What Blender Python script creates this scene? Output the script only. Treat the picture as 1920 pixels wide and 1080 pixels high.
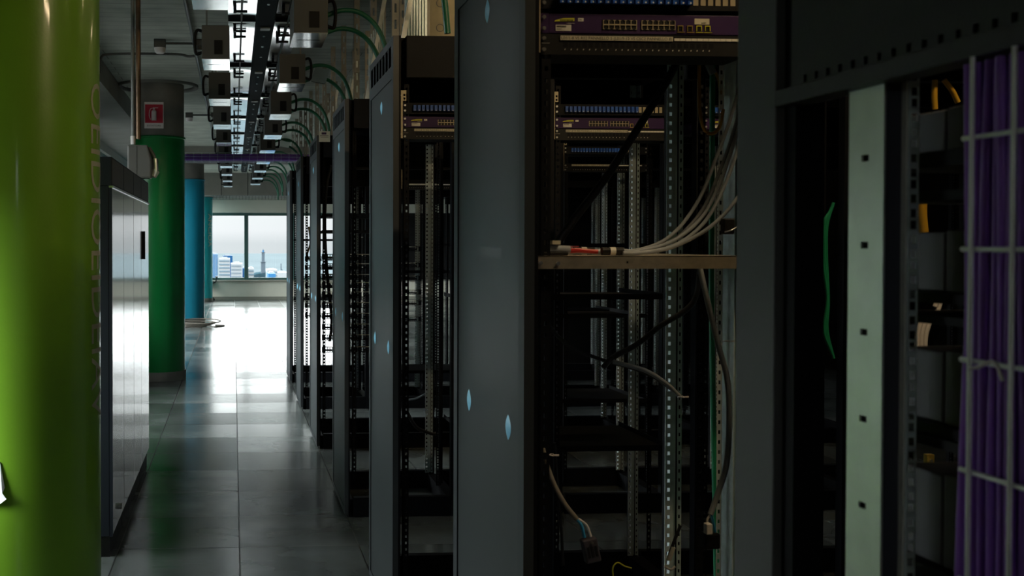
import bpy, bmesh, math, random
from math import sin, cos, pi, radians, atan2, sqrt
from mathutils import Vector, Matrix
random.seed(7)
S = bpy.context.scene
for o in list(bpy.data.objects): bpy.data.objects.remove(o)
COL = S.collection

# ------------------------------------------------------------------ camera
F = 2000.0; H = 1.52; PS = radians(3.5); PI_ = radians(0.95); PCX, PCY = 560.34, 490.16
cam = bpy.data.cameras.new('camera'); camo = bpy.data.objects.new('camera', cam); COL.objects.link(camo)
camo.location = (0, 0, H)
camo.rotation_euler = (pi/2 - PI_, 0, -PS)
cam.sensor_width = 36; cam.lens = F/1920*36
cam.shift_x = (960-PCX)/1920; cam.shift_y = -(540-PCY)/1920
cam.clip_start = .05; cam.clip_end = 40000
cam.dof.use_dof = True; cam.dof.focus_distance = 4.6; cam.dof.aperture_fstop = 9
S.camera = camo
S.view_settings.view_transform = 'Standard'; S.view_settings.look = 'None'
S.view_settings.exposure = 0.0; S.view_settings.gamma = 1.0
try: S.view_settings.use_curve_mapping = False
except Exception: pass
S.cycles.max_bounces = 10; S.cycles.diffuse_bounces = 4; S.cycles.glossy_bounces = 5
S.cycles.transparent_max_bounces = 12
S.cycles.sample_clamp_indirect = 6

_f = Vector((sin(PS)*cos(PI_), cos(PS)*cos(PI_), -sin(PI_))); _r = Vector((cos(PS), -sin(PS), 0)); _u = _r.cross(_f)
def _ray(x, y): return _f + _r*((x-PCX)/F) - _u*((y-PCY)/F)
def at(x, y, Y):            # world point seen at photo pixel (x, y) that stands Y metres down the corridor
    v = _ray(x, y); return Vector((0, 0, H)) + v*(Y/v.y)
def atx(x, y, X):           # same, on a plane parallel to the corridor
    v = _ray(x, y); return Vector((0, 0, H)) + v*(X/v.x)

# ------------------------------------------------------------------ sky
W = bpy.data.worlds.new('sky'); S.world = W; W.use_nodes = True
nt = W.node_tree; nt.nodes.clear()
out = nt.nodes.new('ShaderNodeOutputWorld'); bg = nt.nodes.new('ShaderNodeBackground')
tc = nt.nodes.new('ShaderNodeTexCoord'); sx = nt.nodes.new('ShaderNodeSeparateXYZ'); rp = nt.nodes.new('ShaderNodeValToRGB')
nt.links.new(tc.outputs['Generated'], sx.inputs[0])
nt.links.new(sx.outputs['Z'], rp.inputs[0]); nt.links.new(rp.outputs[0], bg.inputs[0]); nt.links.new(bg.outputs[0], out.inputs[0])
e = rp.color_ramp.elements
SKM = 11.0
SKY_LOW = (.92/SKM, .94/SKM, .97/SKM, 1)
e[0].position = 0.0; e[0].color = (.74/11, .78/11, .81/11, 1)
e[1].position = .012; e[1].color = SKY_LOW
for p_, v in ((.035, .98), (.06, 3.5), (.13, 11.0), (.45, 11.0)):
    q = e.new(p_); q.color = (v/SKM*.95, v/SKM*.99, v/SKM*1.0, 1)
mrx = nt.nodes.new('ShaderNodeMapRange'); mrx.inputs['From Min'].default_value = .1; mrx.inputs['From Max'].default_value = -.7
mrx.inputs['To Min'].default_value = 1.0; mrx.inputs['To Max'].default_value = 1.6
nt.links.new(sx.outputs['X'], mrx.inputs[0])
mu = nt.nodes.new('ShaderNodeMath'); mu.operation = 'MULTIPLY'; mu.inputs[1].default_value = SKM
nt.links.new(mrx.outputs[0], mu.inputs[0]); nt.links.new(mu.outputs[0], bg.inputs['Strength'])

# ------------------------------------------------------------------ materials
MATS = {}
def mat(name, col, rough=.5, metal=0., spec=.5, noise=0, nscale=20, bump=0, bscale=80, emis=None, estr=0, rvar=0, coat=0):
    m = bpy.data.materials.new(name); m.use_nodes = True; MATS[name] = m
    n = m.node_tree.nodes; l = m.node_tree.links; b = n['Principled BSDF']
    c = (*col, 1); b.inputs['Base Color'].default_value = c
    b.inputs['Roughness'].default_value = rough; b.inputs['Metallic'].default_value = metal
    b.inputs['Specular IOR Level'].default_value = spec
    if coat: b.inputs['Coat Weight'].default_value = coat; b.inputs['Coat Roughness'].default_value = .08
    tcn = n.new('ShaderNodeTexCoord')
    if noise or rvar:
        t = n.new('ShaderNodeTexNoise'); t.inputs['Scale'].default_value = nscale; t.inputs['Detail'].default_value = 5
        l.new(tcn.outputs['Object'], t.inputs['Vector'])
        if noise:
            mr = n.new('ShaderNodeMapRange'); mr.inputs['From Min'].default_value = .3; mr.inputs['From Max'].default_value = .7
            mr.inputs['To Min'].default_value = 1-noise; mr.inputs['To Max'].default_value = 1+noise
            l.new(t.outputs[0], mr.inputs[0])
            mx = n.new('ShaderNodeVectorMath'); mx.operation = 'SCALE'; mx.inputs[0].default_value = col
            l.new(mr.outputs[0], mx.inputs['Scale']); l.new(mx.outputs[0], b.inputs['Base Color'])
        if rvar:
            mr2 = n.new('ShaderNodeMapRange'); mr2.inputs['To Min'].default_value = max(0, rough-rvar); mr2.inputs['To Max'].default_value = rough+rvar
            l.new(t.outputs[0], mr2.inputs[0]); l.new(mr2.outputs[0], b.inputs['Roughness'])
    if bump:
        t = n.new('ShaderNodeTexNoise'); t.inputs['Scale'].default_value = bscale; t.inputs['Detail'].default_value = 3
        l.new(tcn.outputs['Object'], t.inputs['Vector'])
        bp = n.new('ShaderNodeBump'); bp.inputs['Strength'].default_value = bump; bp.inputs['Distance'].default_value = .002
        l.new(t.outputs[0], bp.inputs['Height']); l.new(bp.outputs[0], b.inputs['Normal'])
    if emis:
        b.inputs['Emission Color'].default_value = (*emis, 1); b.inputs['Emission Strength'].default_value = estr
    return m
RACK = mat('rack_black_paint', (.005, .0055, .007), .5, spec=.12, bump=.25, bscale=500)
PANEL = mat('side_panel_paint', (.030, .036, .038), .36, noise=.08, nscale=3, bump=.35, bscale=600)
TRIM = mat('panel_edge_paint', (.034, .040, .044), .4)
GALV = mat('galvanised_steel', (.70, .82, .84), .42, metal=.35, noise=.12, nscale=40, rvar=.08)
GALVB = mat('galvanised_bright', (.86, .90, .86), .40, metal=.35, noise=.08, nscale=30, bump=.15, bscale=60)
POLISH = mat('polished_reflector', (.92, .94, .94), .12, metal=1., rvar=.05, nscale=4)
TAN = mat('zinc_yellow_steel', (.42, .36, .24), .45, metal=.4, noise=.15, nscale=60)
SHELF = mat('shelf_steel', (.50, .44, .34), .38, metal=.7, noise=.15, nscale=50)
CHROME = mat('screw_chrome', (.9, .9, .9), .28, metal=1.)
DARKMETAL = mat('dark_channel_steel', (.014, .018, .020), .7, spec=.1)
BOXGREY = mat('junction_box_grey', (.085, .085, .078), .5)
BLACKP = mat('black_plastic', (.009, .009, .009), .5, spec=.2)
PURPLE = mat('purple_metal', (.030, .011, .060), .5, spec=.2)
PCABLE = mat('purple_cable_jacket', (.26, .09, .54), .42, noise=.15, nscale=8)
BLUEP = mat('blue_plastic', (.02, .10, .42), .35)
BLUETAB = mat('light_blue_plastic', (.28, .66, .88), .4)
WHITEP = mat('white_label', (.72, .70, .62), .6)
LABELP = mat('label_cream', (.62, .58, .44), .6)
INK = mat('label_ink', (.03, .028, .02), .7)
YEL = mat('yellow_print', (.55, .55, .02), .6)
GOLD = mat('gold_contact', (.80, .62, .15), .3, metal=.8)
GREYC = mat('grey_cable_jacket', (.27, .30, .33), .45)
WARMC = mat('beige_cable_jacket', (.20, .18, .15), .5)
BLACKC = mat('black_cable_jacket', (.02, .02, .022), .5)
YELC = mat('yellow_cable_jacket', (.42, .24, .015), .45)
GREENC = mat('green_cable_jacket', (.01, .22, .10), .45)
GREENPIPE = mat('green_conduit', (.012, .15, .075), .4)
BLUEC = mat('blue_wire', (.04, .33, .62), .45)
REDP = mat('red_plastic', (.55, .02, .015), .35)
CREAM = mat('beige_duct_paint', (.62, .52, .30), .5, noise=.05)
PLATE = mat('zinc_plate', (.82, .88, .82), .34, metal=.75, noise=.07, nscale=18)
STRUT = mat('strut_steel', (.30, .29, .25), .5, metal=.4, noise=.2, nscale=15)
CABSIDE = mat('cabinet_grey_lacquer', (.30, .30, .295), .17, spec=.9, coat=.6, noise=.05, nscale=2)
CABEND = mat('cabinet_navy_end', (.010, .013, .021), .5, spec=.25)
LIME = mat('lime_column_paint', (.235, .50, .028), .34, coat=.3, noise=.04, nscale=3, bump=.2, bscale=90)
GREEN = mat('green_column_paint', (.006, .22, .05), .28, noise=.05, nscale=2)
BLUE = mat('blue_column_paint', (.015, .28, .42), .25, noise=.05, nscale=2)
TEAL = mat('teal_column_paint', (.02, .40, .44), .3, noise=.05, nscale=2)
COLGREY = mat('column_grey_plaster', (.20, .195, .17), .8, noise=.15, nscale=6)
LETTER = mat('letter_grey_vinyl', (.55, .55, .42), .5)
WALL = mat('painted_wall', (.78, .77, .66), .8, noise=.03, nscale=3)
WALLG = mat('grey_wall', (.42, .43, .38), .85, noise=.06, nscale=2)
BEAM = mat('beam_plaster', (.22, .215, .19), .85, noise=.1, nscale=3)
FRAME = mat('window_frame_green', (.07, .15, .135), .35, metal=.2)
BASEB = mat('skirting', (.30, .30, .25), .5)
SIGNR = mat('sign_red', (.42, .006, .03), .5)
SIGNW = mat('sign_white', (.70, .66, .64), .5)
COPPER = mat('aged_pipe', (.16, .10, .06), .4, metal=.6, noise=.3, nscale=12)
PIPEG = mat('grey_pipe', (.16, .17, .16), .4)
PAPER = mat('white_paper', (.85, .86, .90), .8)
ROOMDARK = mat('wall_shade_black', (.02, .02, .02), 1, spec=0)  # near-black: shade behind the racks put into the wall colour

def glass_mat():
    m = bpy.data.materials.new('window_glass'); m.use_nodes = True; n = m.node_tree.nodes; l = m.node_tree.links; n.clear()
    o = n.new('ShaderNodeOutputMaterial'); mx = n.new('ShaderNodeMixShader'); t = n.new('ShaderNodeBsdfTransparent'); g = n.new('ShaderNodeBsdfGlossy')
    fr = n.new('ShaderNodeFresnel'); fr.inputs['IOR'].default_value = 1.35
    t.inputs[0].default_value = (.97, .985, .98, 1); g.inputs['Roughness'].default_value = .02
    l.new(fr.outputs[0], mx.inputs[0]); l.new(t.outputs[0], mx.inputs[1]); l.new(g.outputs[0], mx.inputs[2]); l.new(mx.outputs[0], o.inputs[0])
    return m
GLASS = glass_mat()

def floor_mat():
    m = bpy.data.materials.new('raised_floor_tiles'); m.use_nodes = True; n = m.node_tree.nodes; l = m.node_tree.links; b = n['Principled BSDF']
    tcn = n.new('ShaderNodeTexCoord')
    def math_(op, a, bv=None, c=None):
        q = n.new('ShaderNodeMath'); q.operation = op
        for i, v in enumerate((a, bv, c)):
            if v is None: continue
            if isinstance(v, (int, float)): q.inputs[i].default_value = v
            else: l.new(v, q.inputs[i])
        return q.outputs[0]
    sp = n.new('ShaderNodeSeparateXYZ'); l.new(tcn.outputs['Object'], sp.inputs[0])
    u = math_('DIVIDE', math_('SUBTRACT', sp.outputs[0], .028), .6); v = math_('DIVIDE', math_('SUBTRACT', sp.outputs[1], 5.325), .6075)
    fu = math_('FRACT', u); fv = math_('FRACT', v)
    eu = math_('MINIMUM', fu, math_('SUBTRACT', 1.0, fu)); ev = math_('MINIMUM', fv, math_('SUBTRACT', 1.0, fv))
    edge = math_('MINIMUM', eu, ev)
    grout = math_('LESS_THAN', edge, .0055)
    cell = n.new('ShaderNodeCombineXYZ'); l.new(math_('FLOOR', u), cell.inputs[0]); l.new(math_('FLOOR', v), cell.inputs[1])
    wn = n.new('ShaderNodeTexWhiteNoise'); wn.noise_dimensions = '3D'; l.new(cell.outputs[0], wn.inputs[0])
    # brushed streaks across each tile
    mp = n.new('ShaderNodeMapping'); mp.inputs['Scale'].default_value = (3.0, 30, 1); l.new(tcn.outputs['Object'], mp.inputs[0])
    st = n.new('ShaderNodeTexNoise'); st.inputs['Scale'].default_value = 1.6; st.inputs['Detail'].default_value = 8; st.inputs['Roughness'].default_value = .65
    l.new(mp.outputs[0], st.inputs['Vector'])
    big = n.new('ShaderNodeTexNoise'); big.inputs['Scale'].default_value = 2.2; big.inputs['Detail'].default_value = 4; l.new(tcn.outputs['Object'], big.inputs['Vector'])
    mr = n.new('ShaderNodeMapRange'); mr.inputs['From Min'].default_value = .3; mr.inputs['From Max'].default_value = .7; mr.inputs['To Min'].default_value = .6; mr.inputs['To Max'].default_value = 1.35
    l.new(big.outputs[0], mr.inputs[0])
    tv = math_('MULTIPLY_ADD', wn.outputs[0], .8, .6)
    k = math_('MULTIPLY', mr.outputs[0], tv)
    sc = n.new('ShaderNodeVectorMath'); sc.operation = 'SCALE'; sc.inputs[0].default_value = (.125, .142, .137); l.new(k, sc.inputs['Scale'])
    mx = n.new('ShaderNodeMix'); mx.data_type = 'RGBA'; l.new(grout, mx.inputs[0]); l.new(sc.outputs[0], mx.inputs[6]); mx.inputs[7].default_value = (.012, .012, .012, 1)
    l.new(mx.outputs[2], b.inputs['Base Color'])
    rg = math_('ADD', math_('MULTIPLY_ADD', st.outputs[0], .24, .04), math_('MULTIPLY', wn.outputs[0], .07))
    l.new(math_('MULTIPLY_ADD', grout, .3, rg), b.inputs['Roughness'])
    b.inputs['Specular IOR Level'].default_value = .8
    bp = n.new('ShaderNodeBump'); bp.inputs['Strength'].default_value = .07; bp.inputs['Distance'].default_value = .0012
    l.new(st.outputs[0], bp.inputs['Height'])
    # each raised panel sits at a very slightly different tilt
    s2 = n.new('ShaderNodeVectorMath'); s2.operation = 'SUBTRACT'; l.new(wn.outputs[1], s2.inputs[0]); s2.inputs[1].default_value = (.5, .5, .5)
    s3 = n.new('ShaderNodeVectorMath'); s3.operation = 'MULTIPLY'; l.new(s2.outputs[0], s3.inputs[0]); s3.inputs[1].default_value = (.006, .024, 0)
    ad = n.new('ShaderNodeVectorMath'); ad.operation = 'ADD'; l.new(bp.outputs[0], ad.inputs[0]); l.new(s3.outputs[0], ad.inputs[1])
    nm = n.new('ShaderNodeVectorMath'); nm.operation = 'NORMALIZE'; l.new(ad.outputs[0], nm.inputs[0]); l.new(nm.outputs[0], b.inputs['Normal'])
    return m
FLOOR = floor_mat()

def ceiling_mat():
    m = bpy.data.materials.new('board_marked_concrete'); m.use_nodes = True; n = m.node_tree.nodes; l = m.node_tree.links; b = n['Principled BSDF']
    tcn = n.new('ShaderNodeTexCoord'); br = n.new('ShaderNodeTexBrick')
    br.inputs['Scale'].default_value = 1.0; br.inputs['Brick Width'].default_value = 2.4; br.inputs['Row Height'].default_value = .16
    br.inputs['Mortar Size'].default_value = .004; br.inputs['Color1'].default_value = (.52, .54, .46, 1); br.inputs['Color2'].default_value = (.44, .46, .39, 1); br.inputs['Mortar'].default_value = (.17, .17, .145, 1)
    l.new(tcn.outputs['Object'], br.inputs['Vector'])
    no = n.new('ShaderNodeTexNoise'); no.inputs['Scale'].default_value = 4; no.inputs['Detail'].default_value = 8; l.new(tcn.outputs['Object'], no.inputs['Vector'])
    mr = n.new('ShaderNodeMapRange'); mr.inputs['To Min'].default_value = .6; mr.inputs['To Max'].default_value = 1.4; l.new(no.outputs[0], mr.inputs[0])
    sc = n.new('ShaderNodeVectorMath'); sc.operation = 'SCALE'; l.new(br.outputs[0], sc.inputs[0]); l.new(mr.outputs[0], sc.inputs['Scale']); l.new(sc.outputs[0], b.inputs['Base Color'])
    b.inputs['Roughness'].default_value = .85
    bp = n.new('ShaderNodeBump'); bp.inputs['Strength'].default_value = .5; bp.inputs['Distance'].default_value = .004; l.new(br.outputs['Fac'], bp.inputs['Height']); bp.invert = True; l.new(bp.outputs[0], b.inputs['Normal'])
    return m
CEIL = ceiling_mat()

# ------------------------------------------------------------------ mesh builder
class MB:
    def __init__(s): s.v = []; s.f = []; s.sm = []
    def _add(s, vs, fs, sm=False):
        k = len(s.v); s.v += [tuple(p) for p in vs]; s.f += [tuple(i+k for i in q) for q in fs]; s.sm += [sm]*len(fs); return s
    def box(s, x0, x1, y0, y1, z0, z1):
        if x0 > x1: x0, x1 = x1, x0
        if y0 > y1: y0, y1 = y1, y0
        if z0 > z1: z0, z1 = z1, z0
        return s._add([(x0,y0,z0),(x1,y0,z0),(x1,y1,z0),(x0,y1,z0),(x0,y0,z1),(x1,y0,z1),(x1,y1,z1),(x0,y1,z1)],
            [(0,3,2,1),(4,5,6,7),(0,1,5,4),(1,2,6,5),(2,3,7,6),(3,0,4,7)])
    def prism(s, pts, y0, y1, ax='y'):     # polygon (a,b) extruded along an axis
        n = len(pts)
        def w(a, b, c): return {'y': (a, c, b), 'x': (c, a, b), 'z': (a, b, c)}[ax]
        vs = [w(a, b, y0) for a, b in pts] + [w(a, b, y1) for a, b in pts]
        fs = [tuple(range(n))[::-1], tuple(range(n, 2*n))] + [(i, (i+1) % n, n+(i+1) % n, n+i) for i in range(n)]
        return s._add(vs, fs)
    def cyl(s, p0, p1, r, n=16, r1=None, caps=True):
        p0 = Vector(p0); p1 = Vector(p1); d = (p1-p0).normalized(); a = d.orthogonal().normalized(); b = d.cross(a)
        r1 = r if r1 is None else r1; vs = []
        for p, rr in ((p0, r), (p1, r1)):
            for i in range(n):
                t = 2*pi*i/n; vs.append(p + a*(rr*cos(t)) + b*(rr*sin(t)))
        s._add(vs, [(i, (i+1) % n, n+(i+1) % n, n+i) for i in range(n)], True)
        if caps: s._add(vs, [tuple(range(n))[::-1], tuple(range(n, 2*n))])
        return s
    def tube(s, pts, r, n=8, seg=8, smooth=True):
        pts = [Vector(p) for p in pts]
        if smooth and len(pts) > 2:
            q = [pts[0]*2-pts[1]] + pts + [pts[-1]*2-pts[-2]]; P = []
            for i in range(1, len(q)-2):
                for j in range(seg):
                    t = j/seg; a, b, c, d = q[i-1], q[i], q[i+1], q[i+2]
                    P.append(.5*((2*b)+(c-a)*t+(2*a-5*b+4*c-d)*t*t+(3*b-a-3*c+d)*t**3))
            P.append(pts[-1]); pts = P
        rings = []; nrm = None
        for i, p in enumerate(pts):
            d = (pts[min(i+1, len(pts)-1)] - pts[max(i-1, 0)])
            if d.length < 1e-9: d = Vector((0, 0, 1))
            d.normalize()
            if nrm is None: nrm = d.orthogonal().normalized()
            nrm = (nrm - d*nrm.dot(d)); nrm = nrm.normalized() if nrm.length > 1e-6 else d.orthogonal().normalized()
            b = d.cross(nrm)
            rings.append([p + nrm*(r*cos(2*pi*k/n)) + b*(r*sin(2*pi*k/n)) for k in range(n)])
        vs = [v for g in rings for v in g]; m = len(rings)
        fs = [(i*n+k, i*n+(k+1) % n, (i+1)*n+(k+1) % n, (i+1)*n+k) for i in range(m-1) for k in range(n)]
        s._add(vs, fs, True); s._add(rings[0]+rings[-1], [tuple(range(n))[::-1], tuple(range(n, 2*n))])
        return s
    def lathe(s, prof, c=(0, 0), n=48):     # profile of (radius, z)
        vs = [(c[0]+r*cos(2*pi*k/n), c[1]+r*sin(2*pi*k/n), z) for r, z in prof for k in range(n)]
        fs = [(i*n+k, i*n+(k+1) % n, (i+1)*n+(k+1) % n, (i+1)*n+k) for i in range(len(prof)-1) for k in range(n)]
        return s._add(vs, fs, True)
    def strip(s, o, du, dv, w, L, t, hw, hl, centres, hc=None):
        """strip of thickness t with square holes: o corner, du/dv unit directions across / along, holes hw x hl at centres along L"""
        o = Vector(o); du = Vector(du); dv = Vector(dv); nn = du.cross(dv)*t
        hc = w/2 if hc is None else hc
        us = [0, hc-hw/2, hc+hw/2, w]; vs_ = [0]
        for c in centres: vs_ += [c-hl/2, c+hl/2]
        vs_.append(L); nv = len(vs_)
        vv = [o+du*a+dv*b+k*nn for k in (0, 1) for b in vs_ for a in us]; N = nv*4; fs = []
        for j in range(nv-1):
            for i in range(3):
                hole = (i == 1 and j % 2 == 1); a = j*4+i
                if hole:
                    for p, q in ((a, a+1), (a+1, a+5), (a+5, a+4), (a+4, a)): fs.append((p, q, q+N, p+N))
                else:
                    fs.append((a, a+1, a+5, a+4)); fs.append((a+4+N, a+5+N, a+1+N, a+N))
        for j in range(nv-1):
            fs.append((j*4, (j+1)*4, (j+1)*4+N, j*4+N)); fs.append((j*4+3, j*4+3+N, (j+1)*4+3+N, (j+1)*4+3))
        fs.append((0, N, N+3, 3)); k = (nv-1)*4; fs.append((k, k+3, k+3+N, k+N))
        return s._add(vv, fs)
    def mesh(s, name, m):
        me = bpy.data.meshes.new(name); me.from_pydata(s.v, [], s.f); me.materials.append(m)
        me.polygons.foreach_set('use_smooth', s.sm); me.update()
        bm = bmesh.new(); bm.from_mesh(me); bmesh.ops.recalc_face_normals(bm, faces=bm.faces); bm.to_mesh(me); bm.free()
        return me
    def build(s, name, m, parent=None, loc=(0, 0, 0), bevel=0, label=None):
        o = bpy.data.objects.new(name, s.mesh(name, m)); COL.objects.link(o); o.location = loc
        if parent: o.parent = parent
        if bevel:
            b = o.modifiers.new('bevel', 'BEVEL'); b.width = bevel; b.segments = 2; b.limit_method = 'ANGLE'
        if label: o['label'] = label
        return o
def tag(o, label, cat, group=None, kind=None):
    if label: o['label'] = label
    if cat: o['category'] = cat
    if group: o['group'] = group
    if kind: o['kind'] = kind
    return o
def struct(o): o['kind'] = 'structure'; return o
def thing(name, loc, label, cat, group=None):
    o = bpy.data.objects.new(name, None); o.empty_display_size = .05; COL.objects.link(o); o.location = loc
    return tag(o, label, cat, group)
def kids(o): return [c for c in COL.objects if c.parent == o]
def copy_tree(o, parent=None):
    c = o.copy(); COL.objects.link(c)
    if parent: c.parent = parent
    for ch in o.get('_k', None) or kids(o): copy_tree(ch, c)
    return c
def place(src, loc, label, group=None):
    c = copy_tree(src); c.location = loc; c['label'] = label
    if group: c['group'] = group
    return c
def text(name, body, size, m, parent=None, loc=(0, 0, 0), rot=(pi/2, 0, 0), sx=1., depth=.0004, align='LEFT', fit=None):
    cu = bpy.data.curves.new(name, 'FONT'); cu.body = body; cu.size = size; cu.extrude = depth/2; cu.align_x = align; cu.resolution_u = 3
    t = bpy.data.objects.new(name+'_tmp', cu); COL.objects.link(t); bpy.context.view_layer.update()
    me = bpy.data.meshes.new_from_object(t.evaluated_get(bpy.context.evaluated_depsgraph_get()))
    bpy.data.objects.remove(t)
    if fit:
        xs = [v.co.x for v in me.vertices]; k = fit/(max(xs)-min(xs)); sx = k; x0 = min(xs)
        for v in me.vertices: v.co.x = (v.co.x-x0)*k
    elif sx != 1:
        for v in me.vertices: v.co.x *= sx
    me.materials.clear(); me.materials.append(m); me.name = name
    o = bpy.data.objects.new(name, me); COL.objects.link(o); o.location = loc; o.rotation_euler = rot
    if parent: o.parent = parent
    return o
ORD = ['nearest', 'first', 'second', 'third', 'fourth', 'fifth', 'sixth', 'seventh', 'eighth', 'ninth', 'tenth', 'eleventh', 'twelfth']

# ================================================================== ROOM SHELL
XL, XR, YB, YF, ZC = -2.0, 9.0, -4.0, 28.96, 3.30
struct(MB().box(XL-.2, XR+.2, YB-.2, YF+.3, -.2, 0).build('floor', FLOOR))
struct(MB().box(XL-.2, XR+.2, YB-.2, YF+.3, ZC, ZC+.2).build('ceiling', CEIL))
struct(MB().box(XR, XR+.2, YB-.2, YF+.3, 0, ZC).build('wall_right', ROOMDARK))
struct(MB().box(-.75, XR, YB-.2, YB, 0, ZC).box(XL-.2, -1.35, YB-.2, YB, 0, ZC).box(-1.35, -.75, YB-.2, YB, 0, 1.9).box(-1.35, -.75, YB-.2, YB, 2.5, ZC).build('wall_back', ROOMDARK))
w = struct(MB().box(-1.35, -1.30, YB-.14, YB-.06, 1.9, 2.5).box(-.80, -.75, YB-.14, YB-.06, 1.9, 2.5).box(-1.30, -.80, YB-.14, YB-.06, 1.9, 1.95).box(-1.30, -.80, YB-.14, YB-.06, 2.45, 2.5).build('window_10', FRAME))  # added window behind the camera, front fill for the columns
MB().box(-1.30, -.80, YB-.103, YB-.097, 1.95, 2.45).build('pane', GLASS, w)
# far wall: parapet, lintel, window band
MULL = [-2.0, -.93, .345, 1.62, 2.895]
struct(MB().box(XL-.2, XR, YF, YF+.25, 0, .50).build('wall_front', WALL))
struct(MB().box(XL-.2, XR, YF, YF+.25, 2.36, ZC).build('wall_front_upper', WALL))
struct(MB().box(MULL[-1], XR, YF, YF+.25, .50, 2.36).build('wall_front_blackout', ROOMDARK))  # window band closed off in black to darken the rack gaps
struct(MB().box(XL, XR, YF-.02, YF, 0, .085).build('baseboard_front', BASEB))
struct(MB().box(XL, XR, YF-.09, YF+.02, .50, .535).build('trim_1', BASEB, bevel=.006))
for i in range(len(MULL)-1):
    a, b = MULL[i], MULL[i+1]
    fr = MB(); y0, y1 = YF+.02, YF+.10
    fr.box(a, a+.055, y0, y1, .535, 2.36); fr.box(b-.055, b, y0, y1, .535, 2.36)
    fr.box(a+.055, b-.055, y0, y1, .535, .60); fr.box(a+.055, b-.055, y0, y1, 2.28, 2.36)
    w = struct(fr.build('window_%d' % (i+1), FRAME, bevel=.006))
    MB().box(a+.055, b-.055, y0+.03, y0+.036, .60, 2.28).build('pane', GLASS, w)
# left wall, with windows that light the room from the side
LW = [(3.3, 4.6), (4.75, 6.4), (8.2, 11.0), (13.6, 19.4), (20.4, 28.6)]  # second shaped to reflect in the zinc plate, third added as fill
seg = MB(); prev = YB
for a, b in LW: seg.box(XL-.2, XL, prev, a, 0, ZC); prev = b
seg.box(XL-.2, XL, prev, YF, 0, ZC)
LZ = [(.7, 1.9), (.3, 2.95), (.8, 2.6), (.25, 2.95), (.25, 2.95)]
for (a, b), (za, zb_) in zip(LW, LZ): seg.box(XL-.2, XL, a, b, 0, za); seg.box(XL-.2, XL, a, b, zb_, ZC)
struct(seg.build('wall_left', WALLG))
for i, (a, b) in enumerate(LW):
    fr = MB(); n = max(1, round((b-a)/1.3)); z0, z1 = LZ[i]
    fr.box(XL-.14, XL-.06, a, b, z0, z0+.06); fr.box(XL-.14, XL-.06, a, b, z1-.06, z1)
    for j in range(n+1):
        y = a+.03+(b-a-.06)*j/n; fr.box(XL-.14, XL-.06, y-.03, y+.03, z0+.06, z1-.06)
    w = struct(fr.build('window_%d' % (len(MULL)+i), FRAME))
    MB().box(XL-.103, XL-.097, a, b, z0+.03, z1-.03).build('pane', GLASS, w)
# black wall added to keep the views through the racks dark
struct(MB().box(2.75, XR, 13.2, 13.3, 0, ZC).build('wall_added_blackout', ROOMDARK))
# beams
struct(MB().box(XL, -1.27, YB, YF, 3.07, ZC).build('beam_left', BEAM))
struct(MB().box(-1.27, XR, 26.9, YF, 2.74, ZC).build('beam_far', BEAM))
struct(MB().box(-1.27, XR, 19.6, 20.2, 3.02, ZC).build('beam_middle', BEAM))

# ================================================================== COLUMNS
def column(cx, cy, m, word, tsize, z_top, label, ang, plate=None):
    t = thing('round_column', (cx, cy, 0), label, 'column')
    MB().lathe([(.312, 0), (.312, .09), (.304, .10)], n=64).build('base_ring', COLGREY, t)
    MB().lathe([(.300, .0), (.300, z_top)], n=96).build('painted_sleeve', m, t)
    MB().lathe([(.301, z_top-.012), (.312, z_top-.012), (.312, z_top+.012), (.296, z_top+.012)], n=64).build('sleeve_rim', m, t)
    MB().lathe([(.294, z_top), (.294, ZC)], n=64).build('column_neck', COLGREY, t)
    MB().lathe([(.40, ZC), (.40, ZC-.012), (.44, ZC-.03), (.455, ZC-.03), (.455, ZC)], n=64).build('ceiling_ring', BEAM, t)
    if word:
        o = text('lettering', word, tsize, LETTER, None, rot=(0, 0, 0))
        me = o.data; bm = bmesh.new(); bm.from_mesh(me)
        bmesh.ops.subdivide_edges(bm, edges=[q for q in bm.edges if q.calc_length() > .02], cuts=3, use_grid_fill=True)
        for v in bm.verts:
            x, y, z = v.co; a = ang + y/.302; R = .3016 + z
            v.co = (R*cos(a), R*sin(a), -x)
        bm.to_mesh(me); bm.free(); o.parent = t
        o.location = (0, 0, plate)
    return t
# angle: direction of the lettering's baseline around the column
c1 = column(-.85, 4.43, LIME, None, .13, 2.68, 'lime green round column filling the left edge of the picture', 0)
c2 = column(-.85, 12.1, GREEN, None, .13, 2.70, 'dark green round column behind the grey cabinets, fire sign on its grey neck', 0)
c3 = column(-.85, 20.3, BLUE, None, .13, 2.72, 'blue round column between the green column and the teal one', 0)
c4 = column(-.85, 28.1, TEAL, None, .13, 2.72, 'teal round column farthest away, beside the end window', 0)
def lettering(col, word, length, hgt, ang, ztop):
    o = text('lettering', word, .14, LETTER, None, rot=(0, 0, 0))
    me = o.data; xs = [v.co.x for v in me.vertices]; ys = [v.co.y for v in me.vertices]
    k = length/(max(xs)-min(xs)); kh = hgt/(max(ys)-min(ys)); x0 = min(xs); y0 = min(ys)
    bm = bmesh.new(); bm.from_mesh(me)
    for v in bm.verts: v.co.x = (v.co.x-x0)*k; v.co.y = (v.co.y-y0)*kh
    for _ in range(2):
        bmesh.ops.subdivide_edges(bm, edges=[q for q in bm.edges if abs(q.verts[0].co.y-q.verts[1].co.y) > .02], cuts=1)
    bmesh.ops.triangulate(bm, faces=bm.faces)
    for v in bm.verts:
        x, y, z = v.co; a = ang + y/.302; R = .3016 + z
        v.co = (R*cos(a), R*sin(a), -x)
    bm.to_mesh(me); bm.free(); o.parent = col; o.location = (0, 0, ztop)
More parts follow.
